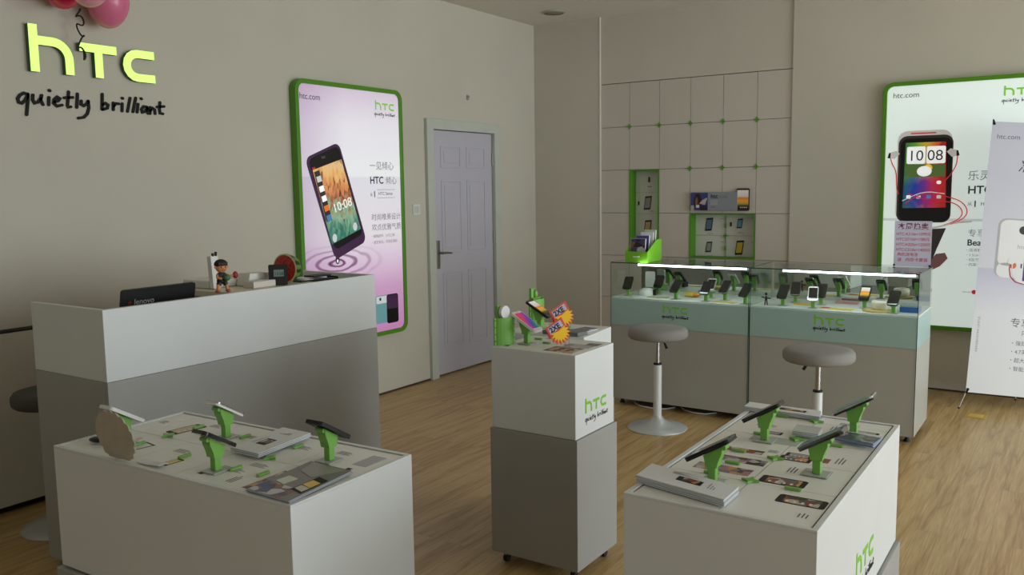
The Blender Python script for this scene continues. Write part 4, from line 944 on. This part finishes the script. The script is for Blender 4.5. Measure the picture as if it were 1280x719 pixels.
# price bursts
burst_y = M('burst_yellow', (255, 205, 20), .5); burst_r = M('burst_red', (226, 84, 60), .5); burst_l = M('burst_label', (196, 190, 220), .5)
def burst(loc, rz, tilt, label):
    e = empty('price_burst', loc, rz, label, 'price sign', 'price bursts on the front pedestal')
    b = MB(); p = [(-.038, .058), (-.040, .100), (.040, .104), (.038, .06)]
    for k in range(19):
        a_ = R(10)-R(200)*k/18; r_ = (.046 if k % 2 else .036); p.append((r_*math.cos(a_), .054+r_*1.1*math.sin(a_)))
    b.prism(p[::-1], 0, .002, burst_r); bo = b.build('backing', e, loc=(0, 0, .012), rot=(0, tilt, 0))
    y = MB(); p = []
    for k in range(19):
        a_ = R(176)+R(190)*k/18; r_ = (.043 if k % 2 else .027); p.append((r_*math.cos(a_)+.004, .056+r_*1.1*math.sin(a_)))
    y.prism(p+[(.034, .068), (.0, .062), (-.034, .068)], -.0014, -.0004, burst_y); y.build('flame_print', bo)
    t_ = MB(); t_.prism([(-.032, .068), (.030, .070), (.030, .097), (-.032, .094)], -.0014, -.0004, burst_l); t_.text('2XE', -.028, .071, .030, -.0018, ink_k, bold=.04, sx=.9); t_.build('price_label', bo)
    s_ = MB(); s_.box(-.02, -.012, -.002, .02, .014, .0, clear_pl); s_.tube([(0, .003, 0), (0, .003, .07)], .002, clear_pl, 8); s_.build('clear_foot', e)
burst((-1.708, 2.950, .9160), R(48), R(-30), 'yellow and red price burst sign nearest the front on the front pedestal')
burst((-1.722, 3.005, .9160), R(48), R(-30), 'yellow and red price burst sign behind the other one, nearer pedestal back')
for b in bpy.data.objects:
    if b.name.startswith('price_burst') and b['label'].find('behind') > 0:
        for c in b.children:
            if c.name.startswith('backing'): c.location.z += .058

# ------------------------------------------------------------------ paper stacks
def stack(corners, z, h, n, label, cover, name='brochure_stack', group=None, edge=None, cat='brochures'):
    """a stack of n brochures with slightly shifted sheets"""
    cx = sum(c[0] for c in corners)/4; cy = sum(c[1] for c in corners)/4
    e = empty(name, (cx, cy, z), 0, label, cat, group); loc = [(c[0]-cx, c[1]-cy) for c in corners]; m = MB(); r_ = random.Random(int(abs(cx*1000)))
    for i in range(n):
        j = (r_.uniform(-.0022, .0022), r_.uniform(-.0022, .0022)) if i < n-1 else (0, 0)
        m.prism([(p[0]+j[0], p[1]+j[1]) for p in loc], i*h/n+.0002, (i+.9)*h/n, paper, 'z', edge or (paper_b if i % 2 else paper))
    m.build('sheets', e); c = MB(); cover(c, loc, h); c.build('cover_print', e)
    return e
def axes(loc):
    o = Vector(loc[0]); u = Vector(loc[3])-o; v = Vector(loc[1])-o
    return lambda a, b: tuple(o+u*a+v*b)
def cover_phone(mb, loc, h, a0=.4, a1=.68, b0=.38, b1=.66, mat=None):
    P = axes(loc); z = h+.0001
    q = [P(a0, b0), P(a1, b0), P(a1, b1), P(a0, b1)]; mb.prism(q, z, z+.0004, ink_k, 'z')
    k = .08; q = [P(a0+k*.8, b0+.035), P(a1-k*.5, b0+.035), P(a1-k*.5, b1-.035), P(a0+k*.8, b1-.035)]; mb.prism(q, z+.0004, z+.0007, mat or ph_o, 'z')
    for s in range(3):
        b_ = .75+.05*s; mb.prism([P(.3, b_), P(.6-.1*s, b_), P(.6-.1*s, b_+.012), P(.3, b_+.012)], z, z+.0003, ink_l, 'z')
    for s in range(3):
        a_ = .76+.03*s; mb.prism([P(a_, .35), P(a_+.01, .35), P(a_+.01, .7-.1*s), P(a_, .7-.1*s)], z, z+.0003, ink_l, 'z')
def cover_photo(mb, loc, h, mat=None):
    P = axes(loc); z = h+.0001; mb.prism([P(0.005, 0.01), P(.995, .01), P(.995, .99), P(.005, .99)], z, z+.0003, mat or ph3, 'z')
GP = 'brochure stacks on the tables'
zt = TZ+.0022
# right table: corner order = near-left, far-left, far-right, near-right going round; axis a runs 0->3, b runs 0->1
stack([(-.922, 1.945), (-.926, 2.050), (-.672, 1.996), (-.672, 1.893)], zt, .019, 9, 'thick stack of white phone pamphlets at the near left corner of the right table', lambda m_, l_, h_: cover_phone(m_, l_, h_), group=GP)
stack([(-.922, 2.775), (-.925, 2.842), (-.690, 2.842), (-.675, 2.765)], zt, .014, 6, 'stack of white phone pamphlets at the far edge of the right table', lambda m_, l_, h_: cover_phone(m_, l_, h_, .45, .8, .35, .7), group=GP)
stack([(-.700, 2.548), (-.708, 2.628), (-.632, 2.628), (-.625, 2.550)], zt+.0047, .013, 6, 'small block of grey white pamphlets between the stands of the right table', lambda m_, l_, h_: cover_photo(m_, l_, h_, M('grey_cover', (196, 198, 200), .6)), group=GP)
stack([(-.583, 2.560), (-.575, 2.632), (-.466, 2.632), (-.470, 2.535)], zt+.0047, .012, 5, 'stack of dark street photo booklets at the right edge of the right table', lambda m_, l_, h_: cover_photo(m_, l_, h_, ph3), group=GP, edge=M('blue_edge', (120, 140, 180), .6))
# left table
def cover_white(m_, l_, h_): cover_phone(m_, l_, h_, .28, .52, .34, .66)
stack([(-1.903, 1.567), (-2.022, 1.567), (-2.052, 1.790), (-1.930, 1.790)], zt+.0058, .012, 5, 'stack of white pamphlets in the middle of the left table', cover_white, group=GP)
def cover_mag(m_, l_, h_):
    cover_photo(m_, l_, h_, M('mag_grey', (128, 126, 124), .4)); P = axes(l_); z = h_+.0005
    m_.prism([P(.0, .25), P(.28, .2), P(.3, .95), P(.02, .98)], z, z+.0003, ph1, 'z'); m_.prism([P(.2, .06), P(.62, .04), P(.66, .3), P(.24, .34)], z+.0004, z+.0007, ink_k, 'z'); m_.prism([P(.36, .08), P(.52, .07), P(.55, .28), P(.4, .31)], z+.0008, z+.0011, scr_d, 'z')
    m_.prism([P(.24, .09), P(.35, .08), P(.38, .3), P(.28, .31)], z+.0008, z+.0011, M('mag_pale', (206, 196, 188), .4), 'z'); m_.prism([P(.3, .6), P(.5, .55), P(.52, .8), P(.34, .85)], z+.0004, z+.0007, M('mag_white', (206, 212, 196), .4), 'z'); m_.prism([P(.6, .4), P(.95, .1), P(.98, .9), P(.7, .8)], z+.0004, z+.0007, M('mag_mist', (150, 150, 144), .4), 'z')
stack([(-1.563, 1.372), (-1.722, 1.374), (-1.742, 1.600), (-1.592, 1.618)], zt, .007, 4, 'dark photo cover magazines at the front right corner of the left table', cover_mag, group=GP, edge=M('mag_edge', (140, 150, 164), .5))
# pedestals
stack([(-1.965, 3.190), (-1.945, 3.275), (-1.775, 3.255), (-1.79, 3.195)], PZ-.0002, .016, 6, 'dark edged booklets between phone and price bursts on the rear pedestal', lambda m_, l_, h_: cover_photo(m_, l_, h_, M('booklet_grey', (130, 130, 128), .4)), group=GP, edge=M('booklet_edge', (110, 110, 108), .6))
stack([(-1.885, 3.295), (-1.865, 3.40), (-1.80, 3.395), (-1.815, 3.29)], PZ-.0002, .008, 3, 'pale photo leaflets at the right back of the rear pedestal', lambda m_, l_, h_: cover_photo(m_, l_, h_, ph3), group=GP)

# cardboard burst seen from behind, mouse, folded leaflet on the left table
e = empty('cardboard_burst', (-2.268, 1.366, TZ+.0024), r1, 'beige cardboard burst sign seen from its plain back on the left table', 'cardboard sign')
p = []
for k in range(132):
    a_ = 2*PI*k/132; r_ = .068+.0055*abs(math.sin(a_*9.5+.3)); X, Z = r_*1.3*math.cos(a_), .060+r_*.95*math.sin(a_)
    c, s = math.cos(R(-24)), math.sin(R(-24)); x2 = X*c-(Z-.062)*s; z2 = X*s+(Z-.062)*c+.062; p.append((x2, max(.0006, z2)))
MB().prism(p, 0, .004, card_b).build('burst_card', e)
MB().prism([(-.012, .0004), (.012, .0004), (.004, .05), (-.004, .05)], .0045, .0065, card_b).box(-.012, .0045, .0002, .012, .03, .0012, card_b).build('prop', e)
e = empty('dark_clip_device', (-2.455, 1.428, TZ+.0022), R(20), 'small black rounded gadget at the front left corner of the left table', 'gadget')
MB().ball((0, 0, .009), (.034, .018, .009), black, 24, 10).build('shell', e); MB().box(-.03, -.001, .0178, .01, .001, .0188, chrome).build('trim_line', e)
o = MB().prism([(-.05, 0), (.0, .0), (.05, .008), (.05, .011), (-.005, .003), (-.05, .003)], 0, .06, paper).build('folded_leaflet', loc=(-2.13, 1.372, TZ+.0024), rot=(0, 0, r1)); tag(o, 'small folded white leaflet beside the cardboard burst at the table edge', 'leaflet')
for o_ in (o,): o_.scale = (1, .5, .6)

# ------------------------------------------------------------------ reception desk
DX0, DX1, DYA, DYB, DT = -3.585, -3.073, 1.835, 3.336, 1.113
e = empty('reception_desk', (DX0, DYA, 0), 0, 'long white and grey reception counter in front of the left wall', 'reception desk')
W, L_ = DX1-DX0, DYB-DYA; t = .022
m = MB(); zb = .834
for z0, z1, mt_, o, nm in ((.03, zb-.001, grey_lam, .002, 'lower_body'), (zb, DT, white_lam, 0, 'upper_body')):
    m = MB(); m.box(W-t, 0, z0, W+o, L_+o, z1, mt_); m.box(0, -o, z0, W-t, t, z1, mt_); m.box(0, L_-t, z0, W-t, L_+o, z1, mt_)
    m.build(nm, e, .0015)
MB().box(.02, t+.001, .94, W-t-.001, L_-t-.001, .96, white_lam).build('worktop', e)
m = MB(); m.box(.02, .60, 1.085, W-t-.001, 1.10, DT-.001, M('cream_laminate', (222, 212, 190), .5)); m.box(.02, .60, .961, .04, 1.10, 1.084, white_lam); m.build('raised_shelf', e, .0015)
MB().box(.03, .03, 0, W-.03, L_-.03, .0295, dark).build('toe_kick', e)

sz = DT
e = empty('laptop', (-3.27, 2.18, .9605), R(91), 'open black laptop seen from behind on the reception counter', 'laptop')
LW = .35
ld = MB().prism(rrect(-LW/2, .0, LW/2, .190, .012), -.006, .006, M('laptop_lid', (16, 16, 18), .45)).build('lid', e, .002, rot=(R(12), 0, 0), loc=(0, -.012, .016))
MB().box(-LW/2, .0, 0.0003, LW/2, .235, .018, black_m).build('keyboard_base', e, .003)
m = MB(); m.text('lenovo', -.118, .125, .034, -.0065, M('logo_silver', (170, 170, 172), .4), bold=.01); m.prism([(-.137+.008*math.cos(k*PI/6), .134+.008*math.sin(k*PI/6)) for k in range(12)], -.0068, -.0061, M('dot_red', (130, 20, 24), .4)); m.build('lid_logo', ld)
MB().rect(-LW/2+.012, .012, LW/2-.012, .18, .0061, black_gl).build('screen', ld)

# toy figure (generic cartoon boy with a ball), faces the shop
e = empty('toy_figure', (-3.135, 2.43, sz), R(78), 'small cartoon boy figurine holding a green ball on the reception counter', 'figurine')
skin = M('toy_skin', (216, 138, 84), .5); hair = M('toy_hair', (34, 24, 20), .6); navy = M('toy_navy', (40, 56, 80), .5); shoe = M('toy_shoe', (196, 96, 84), .5); gball = M('toy_ball_green', (60, 110, 66), .4); dk = M('toy_shorts', (20, 26, 24), .5)
m = MB()
m.ball((0, 0, .112), (.026, .022, .026), skin); m.ball((0, 0, .068), (.022, .016, .02), skin)
for s in (-1, 1): m.tube([(s*.008, 0, .058), (s*.018, -.002, .036), (s*.022, -.004, .010)], [.009, .008, .007], skin, 12)
m.tube([(-.018, 0, .078), (-.026, -.012, .066), (-.008, -.020, .062)], [.007, .006, .006], skin, 10); m.tube([(.018, 0, .078), (.034, -.010, .070), (.048, -.014, .074)], [.007, .006, .006], skin, 10)
for s in (-1, 1): m.ball((s*.026, 0, .112), (.005, .005, .008), skin, 10, 8)
bd = m.build('body', e)
MB().ball((0, .003, .124), (.029, .026, .022), hair).box(-.022, -.02, .118, .022, -.006, .134, hair).build('hair', e, .003)
m = MB(); m.ball((0, .001, .074), (.024, .0185, .017), navy); m.build('shirt', e)
m = MB(); m.ball((0, 0, .052), (.023, .018, .014), dk); m.tube([(-.008, 0, .05), (-.017, -.002, .034)], [.012, .011], dk, 12); m.tube([(.008, 0, .05), (.017, -.002, .034)], [.012, .011], dk, 12); m.build('shorts', e)
m = MB(); m.ball((-.024, -.006, .0075), (.011, .016, .0072), shoe, 14, 8); m.ball((.024, -.006, .0075), (.011, .016, .0072), shoe, 14, 8); m.build('shoes', e)
m = MB()
for s in (-1, 1): m.ball((s*.009, -.0205, .112), (.003, .002, .0035), hair, 8, 6)
m.ball((0, -.023, .106), (.003, .002, .002), skin, 8, 6); m.tube([(-.006, -.0205, .100), (0, -.0215, .098), (.006, -.0205, .100)], .001, shoe, 6); m.build('face', e)
m = MB(); m.ball((.010, -.026, .066), .0155, gball); m.build('ball', e)
m = MB(); m.ball((.056, -.016, .074), (.012, .009, .016), M('toy_red', (150, 36, 44), .5)); m.build('red_glove', e)

e = empty('handset', (-3.28, 2.505, sz-.0004), R(95), 'tall white upright handset behind the toy figure on the counter', 'telephone handset')
MB().prism(rrect(-.02, 0, .022, .15, .006), -.012, .012, white_pl).build('body', e, .003, rot=(R(-4), 0, 0), loc=(0, 0, .0012)); MB().tube([(-.006, .0, .149), (-.006, 0, .163)], .006, black_m, 12).tube([(.010, .0, .149), (.013, 0, .168)], .006, black_m, 12).build('antenna_stub', e)
e = empty('flat_white_box', (-3.40, 2.60, sz-.0004), R(90), 'flat white box lying behind the handset on the raised counter shelf', 'box')
MB().box(-.115, -.10, 0, .10, .09, .036, white_pl).build('body', e, .006)
e = empty('white_router', (-3.25, 2.70, sz-.0004), R(90), 'white rounded network box behind the toy figurine on the counter', 'router')
MB().prism([(-.07, 0), (.05, 0), (.075, .055), (-.055, .06)], -.04, .04, M('router_white', (222, 222, 214), .4)).build('body', e, .006)
e = empty('white_carton', (-3.165, 2.665, sz-.0004), R(90), 'small white carton between the toy figurine and the black clock', 'box')
MB().box(-.068, -.035, 0, .060, .035, .028, M('cream_box', (216, 208, 196), .5)).build('carton', e, .0015)
MB().box(-.066, -.034, .0283, .058, .034, .0295, paper).build('lid', e)

# digital clock, watermelon half
e = empty('digital_clock', (-3.135, 2.745, sz), R(52), 'black square digital clock beside the watermelon half on the counter', 'clock')
MB().prism(rrect(-.042, 0.0004, .042, .097, .006), -.012, .012, black).build('case', e, .003, rot=(R(-5), 0, R(0)))
MB().rect(-.020, .042, .026, .074, -.0165, M('lcd_grey', (120, 140, 136), .3)).build('display', e)
m = MB(); m.text('12:08', -.017, .049, .019, -.0171, ink_k); m.build('digits', e)
def melon():
    m, nt, b, N, L = node_mat('melon_rind')
    tc = N('ShaderNodeTexCoord'); sp = N('ShaderNodeSeparateXYZ'); L(tc.outputs['Object'], sp.inputs[0])
    at = N('ShaderNodeMath'); at.operation = 'ARCTAN2'; L(sp.outputs['X'], at.inputs[0]); L(sp.outputs['Y'], at.inputs[1])
    nz = N('ShaderNodeTexNoise'); nz.inputs['Scale'].default_value = 60; L(tc.outputs['Object'], nz.inputs['Vector'])
    a = N('ShaderNodeMath'); a.operation = 'MULTIPLY_ADD'; a.inputs[1].default_value = .35; L(nz.outputs['Fac'], a.inputs[0]); L(at.outputs[0], a.inputs[2])
    k = N('ShaderNodeMath'); k.operation = 'MULTIPLY'; k.inputs[1].default_value = 11; L(a.outputs[0], k.inputs[0]); s = N('ShaderNodeMath'); s.operation = 'SINE'; L(k.outputs[0], s.inputs[0])
    r = ramp(nt, [(.0, (26, 54, 22)), (.3, (30, 62, 24)), (.7, (96, 136, 56))]); mr = N('ShaderNodeMapRange'); mr.inputs['From Min'].default_value = -1; L(s.outputs[0], mr.inputs['Value']); L(mr.outputs[0], r.inputs['Fac']); L(r.outputs['Color'], b.inputs['Base Color']); b.inputs['Roughness'].default_value = .35
    return m
def flesh():
    m, nt, b, N, L = node_mat('melon_flesh'); tc = N('ShaderNodeTexCoord'); n = N('ShaderNodeTexNoise'); n.inputs['Scale'].default_value = 90; L(tc.outputs['Object'], n.inputs['Vector'])
    r = ramp(nt, [(.35, (150, 22, 24)), (.65, (206, 56, 44))]); L(n.outputs['Fac'], r.inputs['Fac']); L(r.outputs['Color'], b.inputs['Base Color']); b.inputs['Roughness'].default_value = .4; return m
mr_, mf_ = melon(), flesh()
e = empty('watermelon_half', (-3.165, 2.815, sz+.0715), R(8), 'half watermelon with red cut face beside the black clock on counter', 'watermelon')
pr = [(.070*math.sin(R(90-a)), .085*math.sin(R(a))) for a in range(0, 91, 6)]; pr[-1] = (1e-6, .085)
MB().lathe(pr, mr_, 40, capb=False, capt=False).build('rind', e, rot=(R(-90), 0, 0))
MB().lathe([(.070, .0), (.064, -.0012)], M('melon_white', (206, 206, 160), .5), 40, capb=False, capt=False).build('pith', e, rot=(R(-90), 0, 0))
fl = MB().lathe([(.0639, -.0012), (.03, -.003), (0, -.003)], mf_, 40, capb=False, capt=False).build('flesh', e, rot=(R(-90), 0, 0))
m = MB()
for k in range(14): m.ball((.04*math.cos(k*2*PI/14)*(1 if k % 2 else .7), .04*math.sin(k*2*PI/14)*(1 if k % 2 else .7), -.0032), (.0022, .0032, .001), hair, 8, 6)
m.build('seeds', fl)
# things lying at the right end of the worktop, rising just above the counter edge
e = empty('desk_organiser', (-3.24, 3.06, .9605), R(90), 'black and white desk tray with papers at the right end of the counter', 'desk tray')
m = MB(); m.box(-.11, -.07, 0, .11, .07, .006, black_m)
for x in (-.11, .106): m.box(x, -.07, .006, x+.004, .07, .155, black_m)
m.box(-.106, .066, .006, .106, .07, .155, black_m); m.box(-.106, -.07, .145, .106, .066, .149, black_m); m.build('tray', e, .001)
MB().box(-.09, -.05, .1495, .05, .05, .158, paper).box(-.03, -.04, .1585, .09, .03, .166, black_m).build('papers', e, .001)
for k, (x, y, lb) in enumerate(((-3.16, 2.99, 'black flat folder at the right end of the counter, nearest the front edge'), )):
    o = MB().box(-.09, -.03, 0, .09, .03, .006, black_m).box(-.06, -.022, .0062, .0, .022, .0072, paper).build('black_folder', bevel=.001, loc=(x, y-.02, sz), rot=(0, 0, R(93))); tag(o, lb, 'folder')

# ------------------------------------------------------------------ stools
def make_stool(fab):
    e = empty('stool')
    MB().lathe([(.19, .0005), (.192, .004), (.188, .008), (.13, .020), (.075, .036), (.045, .056), (.030, .078), (.029, .082)], silver, 56).build('base', e)
    MB().lathe([(.0265, .0825), (.0265, .41), (.024, .414)], M('post_white', (214, 214, 212), .35), 28).build('post_sleeve', e)
    MB().lathe([(.0262, .4145), (.0262, .424), (.016, .426)], black_m, 24).build('collar', e)
    MB().lathe([(.0145, .4265), (.0145, .578)], chrome, 24).build('gas_lift', e)
    MB().box(-.075, -.03, .5785, .075, .03, .5845, black_m).build('seat_plate', e, .002)
    m = MB(); m.tube([(.02, -.012, .572), (.045, -.02, .566), (.065, -.026, .553)], .004, black_m, 8); m.tube([(.058, -.024, .560), (.075, -.029, .530)], [.007, .009], black_m, 10); m.build('lever', e)
    MB().lathe([(.150, .585), (.176, .588), (.187, .598), (.190, .615), (.188, .636), (.178, .650), (.150, .657), (.08, .661), (0, .662)], fab, 64).build('seat_cushion', e)
    return e
st = make_stool(seat_f); st.location = (-2.243, 5.045, 0); tag(st, 'round grey stool with white post in front of the left glass case', 'stool', 'round grey stools')
st2 = copy_tree(st); st2.location = (-1.185, 4.80, 0); st2.rotation_euler = (0, 0, R(200)); tag(st2, 'round grey stool behind the right foreground table, at the right glass case', 'stool', 'round grey stools')
st3 = make_stool(dark_seat); st3.location = (-3.935, 2.10, 0); tag(st3, 'dark round stool behind the left end of the reception counter', 'stool')

# ------------------------------------------------------------------ banner stand
bl = Vector((-.634, 6.55, .118)); ux = Vector((.927, .375, -.072)).normalized(); tl = Vector((-.556, 6.74, 1.95))
up = (tl-bl); HB = up.length; up = (up-ux*up.dot(ux)).normalized(); yy = up.cross(ux).normalized()
e = empty('banner_stand', (0, 0, 0), 0, 'tall white advertising banner on a thin spring frame at the right', 'banner stand')
e.matrix_world = Matrix(((ux.x, yy.x, up.x, bl.x), (ux.y, yy.y, up.y, bl.y), (ux.z, yy.z, up.z, bl.z), (0, 0, 0, 1)))
WB = .78
def banner_ground():
    m, nt, b, N, L = node_mat('banner_print')
    tc = N('ShaderNodeTexCoord'); sp = N('ShaderNodeSeparateXYZ'); L(tc.outputs['Object'], sp.inputs[0])
    mr = N('ShaderNodeMapRange'); mr.inputs['From Max'].default_value = 1.84; L(sp.outputs['Z'], mr.inputs['Value'])
    r = ramp(nt, [(0, (232, 234, 238)), (.3, (226, 228, 236)), (.42, (206, 204, 224)), (.462, (196, 194, 218)), (.468, (214, 214, 226)), (.8, (200, 200, 216)), (1, (196, 196, 214))])
    L(mr.outputs[0], r.inputs['Fac']); L(r.outputs['Color'], b.inputs['Base Color']); b.inputs['Roughness'].default_value = .5
    return m
MB().box(0, -.0008, 0, WB, .0, HB, banner_ground()).build('banner_sheet', e)
a = MB(); D = -.0009
def ba(pts, d, mat): a.prism(pts, d-.0003, d, mat)
b_sil = M('print_silver', (176, 176, 182), .5); b_wh = M('print_white', (232, 232, 236), .5); b_dk = M('print_dark', (40, 38, 44), .5); b_or = M('print_orange', (214, 110, 60), .5); b_gal = screen_rainbow('print_galaxy', .2, .5, .75, 1.0, 0)
b_pur = M('print_purple', (70, 50, 130), .5); b_mag = M('print_magenta', (190, 70, 150), .5)
ba(rrect(.10, .80, .42, 1.20, .05), D, b_sil); ba(rrect(.115, .88, .43, 1.19, .045), D-.0004, b_wh); ba([(.26+.028*math.cos(k*PI/10), 1.125+.028*math.sin(k*PI/10)) for k in range(20)], D-.0008, b_dk)
ba(rrect(.115, .80, .40, .90, .04), D-.0004, b_wh); a.text('htc', .23, 1.0, .04, D-.0008, b_sil)
ba([(.215+.02*math.cos(k*PI/8), .885+.022*math.sin(k*PI/8)) for k in range(16)], D-.0008, b_or)
ba(rrect(.235, .765, .62, 1.0, .05), D-.0012, b_wh); ba([(.28, .785), (.58, .785), (.58, .98), (.28, .98)], D-.0016, b_pur); ba([(.30, .80), (.40, .83), (.47, .90), (.42, .96), (.33, .93)], D-.002, b_mag); ba([(.47, .87), (.56, .84), (.56, .95), (.50, .94)], D-.002, M('print_blue', (60, 90, 190), .5))
ba([(.262, .87), (.27, .87), (.27, .90), (.262, .90)], D-.002, b_dk)
ba([(.18, .90), (.205, .89), (.24, .915), (.25, .945), (.21, .94), (.185, .93)], D-.0024, b_wh); a.stroke([(.20, .90), (.195, .86), (.205, .81), (.24, .775), (.32, .757), (.45, .752), (.62, .77)], .006, D-.0021, D-.0018, red_ink, True)
a.stroke([(.21, .90), (.212, .84), (.235, .79), (.30, .765)], .006, D-.0025, D-.0022, b_wh, True)
a.build('artwork', e)
t = TS(e); d_ = D-.0001
t.text('htc.com', .035, 1.73, .045, d_, ink); t.text('准备好听', .185, 1.52, .09, d_, ink_k, shear=.25); t.text('专享unlimited', .232, .475, .068, d_, ink); t.text('内置 Beats Audio', .31, .42, .04, d_, ink)
for k, s_ in enumerate(('・强劲四核处理器', '・4.7英寸屏幕', '・超大存储空间', '・智能内存扩展')): t.text(s_, .245, .35-.058*k, .034, d_, ink)
t.text('本宣传品图片仅供参考 以实物为准', .045, .28, .016, d_, ink_l, rot=R(90)); t.done()
for x, z, dx, dz in ((.012, .02, -1, -1), (WB-.012, .02, 1, -1), (.012, HB-.015, -1, 1), (WB-.012, HB-.015, 1, 1)):
    m = MB(); m.tube([(x, -.003, z), (x, .004, z)], .009, black_m, 14); m.tube([(x, -.006, z), (x+dx*.006, .0, z+dz*.022), (x+dx*.004, .01, z+dz*.03)], [.007, .006, .004], black_m, 8)
    m.build('corner_fastener', e)
m = MB(); cc = (WB/2, .10, HB*.42)
inv = e.matrix_world.inverted()
for x, z in ((.012, HB+.005), (WB-.012, HB+.005)): m.tube([cc, (x, .004, z)], .0035, black_m, 8)
m.build('upper_rod', e); m = MB()
def gl(w): return tuple(inv @ Vector(w))
fr_ = gl((-.669, 6.532, .006)); m.tube([cc, (.012, .0115, .02), fr_], [.004, .004, .004], silver, 8); m.tube([cc, gl((.30, 6.93, .02))], .004, silver, 8); m.tube([cc, gl((-.36, 6.98, .006))], .004, silver, 8); m.build('leg_rod', e)
m = MB(); m.ball(fr_, .007, black_m, 12, 8); m.ball(gl((-.36, 6.98, .007)), .007, black_m, 12, 8); m.build('rubber_foot', e)

# handwritten price note standing at the back right end of the right case
e = empty('price_note', (-1.016, 5.925, CT+.0015), 0, 'handwritten red price note on white paper at the back of right case', 'price note')
MB().box(0, 0, 0, .216, .001, .285, M('note_paper', (206, 202, 228), .7)).build('sheet', e)
t = TS(e); y = -.0001
t.text('本周热卖', .018, .236, .044, y, M('dark_red_ink', (120, 24, 50), .7), bold=.015, sx=1.02)
for z in (.228, .277): t.rect(.008, z, .208, z+.0012, y, ink_l)
for k, s_ in enumerate(('HTC:A310e=1099元', 'HTC:S710d=1780元', 'HTC:A320e=1250元', 'HTC:C510e=1450元')): t.text(s_, .010, .195-.033*k, .0255, y, red_ink, shear=.15, bold=.012, sx=.92)
t.text('购机送电池', .02, .066, .024, y, red_ink, shear=.1, bold=.01); t.text('送   内存卡套装', .02, .032, .026, y, red_ink, shear=.1, bold=.012); t.done()
m = MB()
for x in (-.002, .204): m.box(x, -.004, -.0005, x+.012, .004, .012, black)
m.build('clip', e, .001)

# ------------------------------------------------------------------ light
def area(name, loc, size, rot, energy, c=(1, 1, 1)):
    l = bpy.data.lights.new(name, 'AREA'); l.shape = 'RECTANGLE'; l.size, l.size_y = size; l.energy = energy; l.color = c
    o = bpy.data.objects.new(name, l); col.objects.link(o); o.location = loc; o.rotation_euler = rot; return o
for n, (a_, b_) in enumerate(WY):
    area('daylight', (RX+.28, (a_+b_)/2, (WZ0+WZ1)/2), (WZ1-WZ0, b_-a_), (0, R(90), 0), (70, 214)[n], (.91, .96, 1.0))
wd = bpy.data.worlds.new('sky'); bpy.context.scene.world = wd; wd.use_nodes = True
bg = wd.node_tree.nodes['Background']; bg.inputs[0].default_value = (.75, .85, 1, 1); bg.inputs[1].default_value = .4

# ------------------------------------------------------------------ camera
yaw, pit, rol, F = .586629556, .114644221, -.0137677956, 1082.044
cy, sy = math.cos(yaw), math.sin(yaw)
f_ = Vector((-sy*math.cos(pit), cy*math.cos(pit), -math.sin(pit))); r0 = Vector((cy, sy, 0)); u0 = r0.cross(f_)
r2 = r0*math.cos(rol)+u0*math.sin(rol); u2 = -r0*math.sin(rol)+u0*math.cos(rol)
cam = bpy.data.cameras.new('camera'); cam.sensor_width = 36; cam.lens = F/1280*36; cam.clip_start = .05
co = bpy.data.objects.new('camera', cam); col.objects.link(co)
co.matrix_world = Matrix(((r2.x, u2.x, -f_.x, 0), (r2.y, u2.y, -f_.y, 0), (r2.z, u2.z, -f_.z, 1.55), (0, 0, 0, 1)))
sc = bpy.context.scene; sc.camera = co; sc.cycles.transparent_max_bounces = 20
sc.view_settings.view_transform = 'Standard'; sc.view_settings.look = 'None'; sc.view_settings.gamma = 1; sc.view_settings.use_curve_mapping = False
sc.view_settings.exposure = 0.0
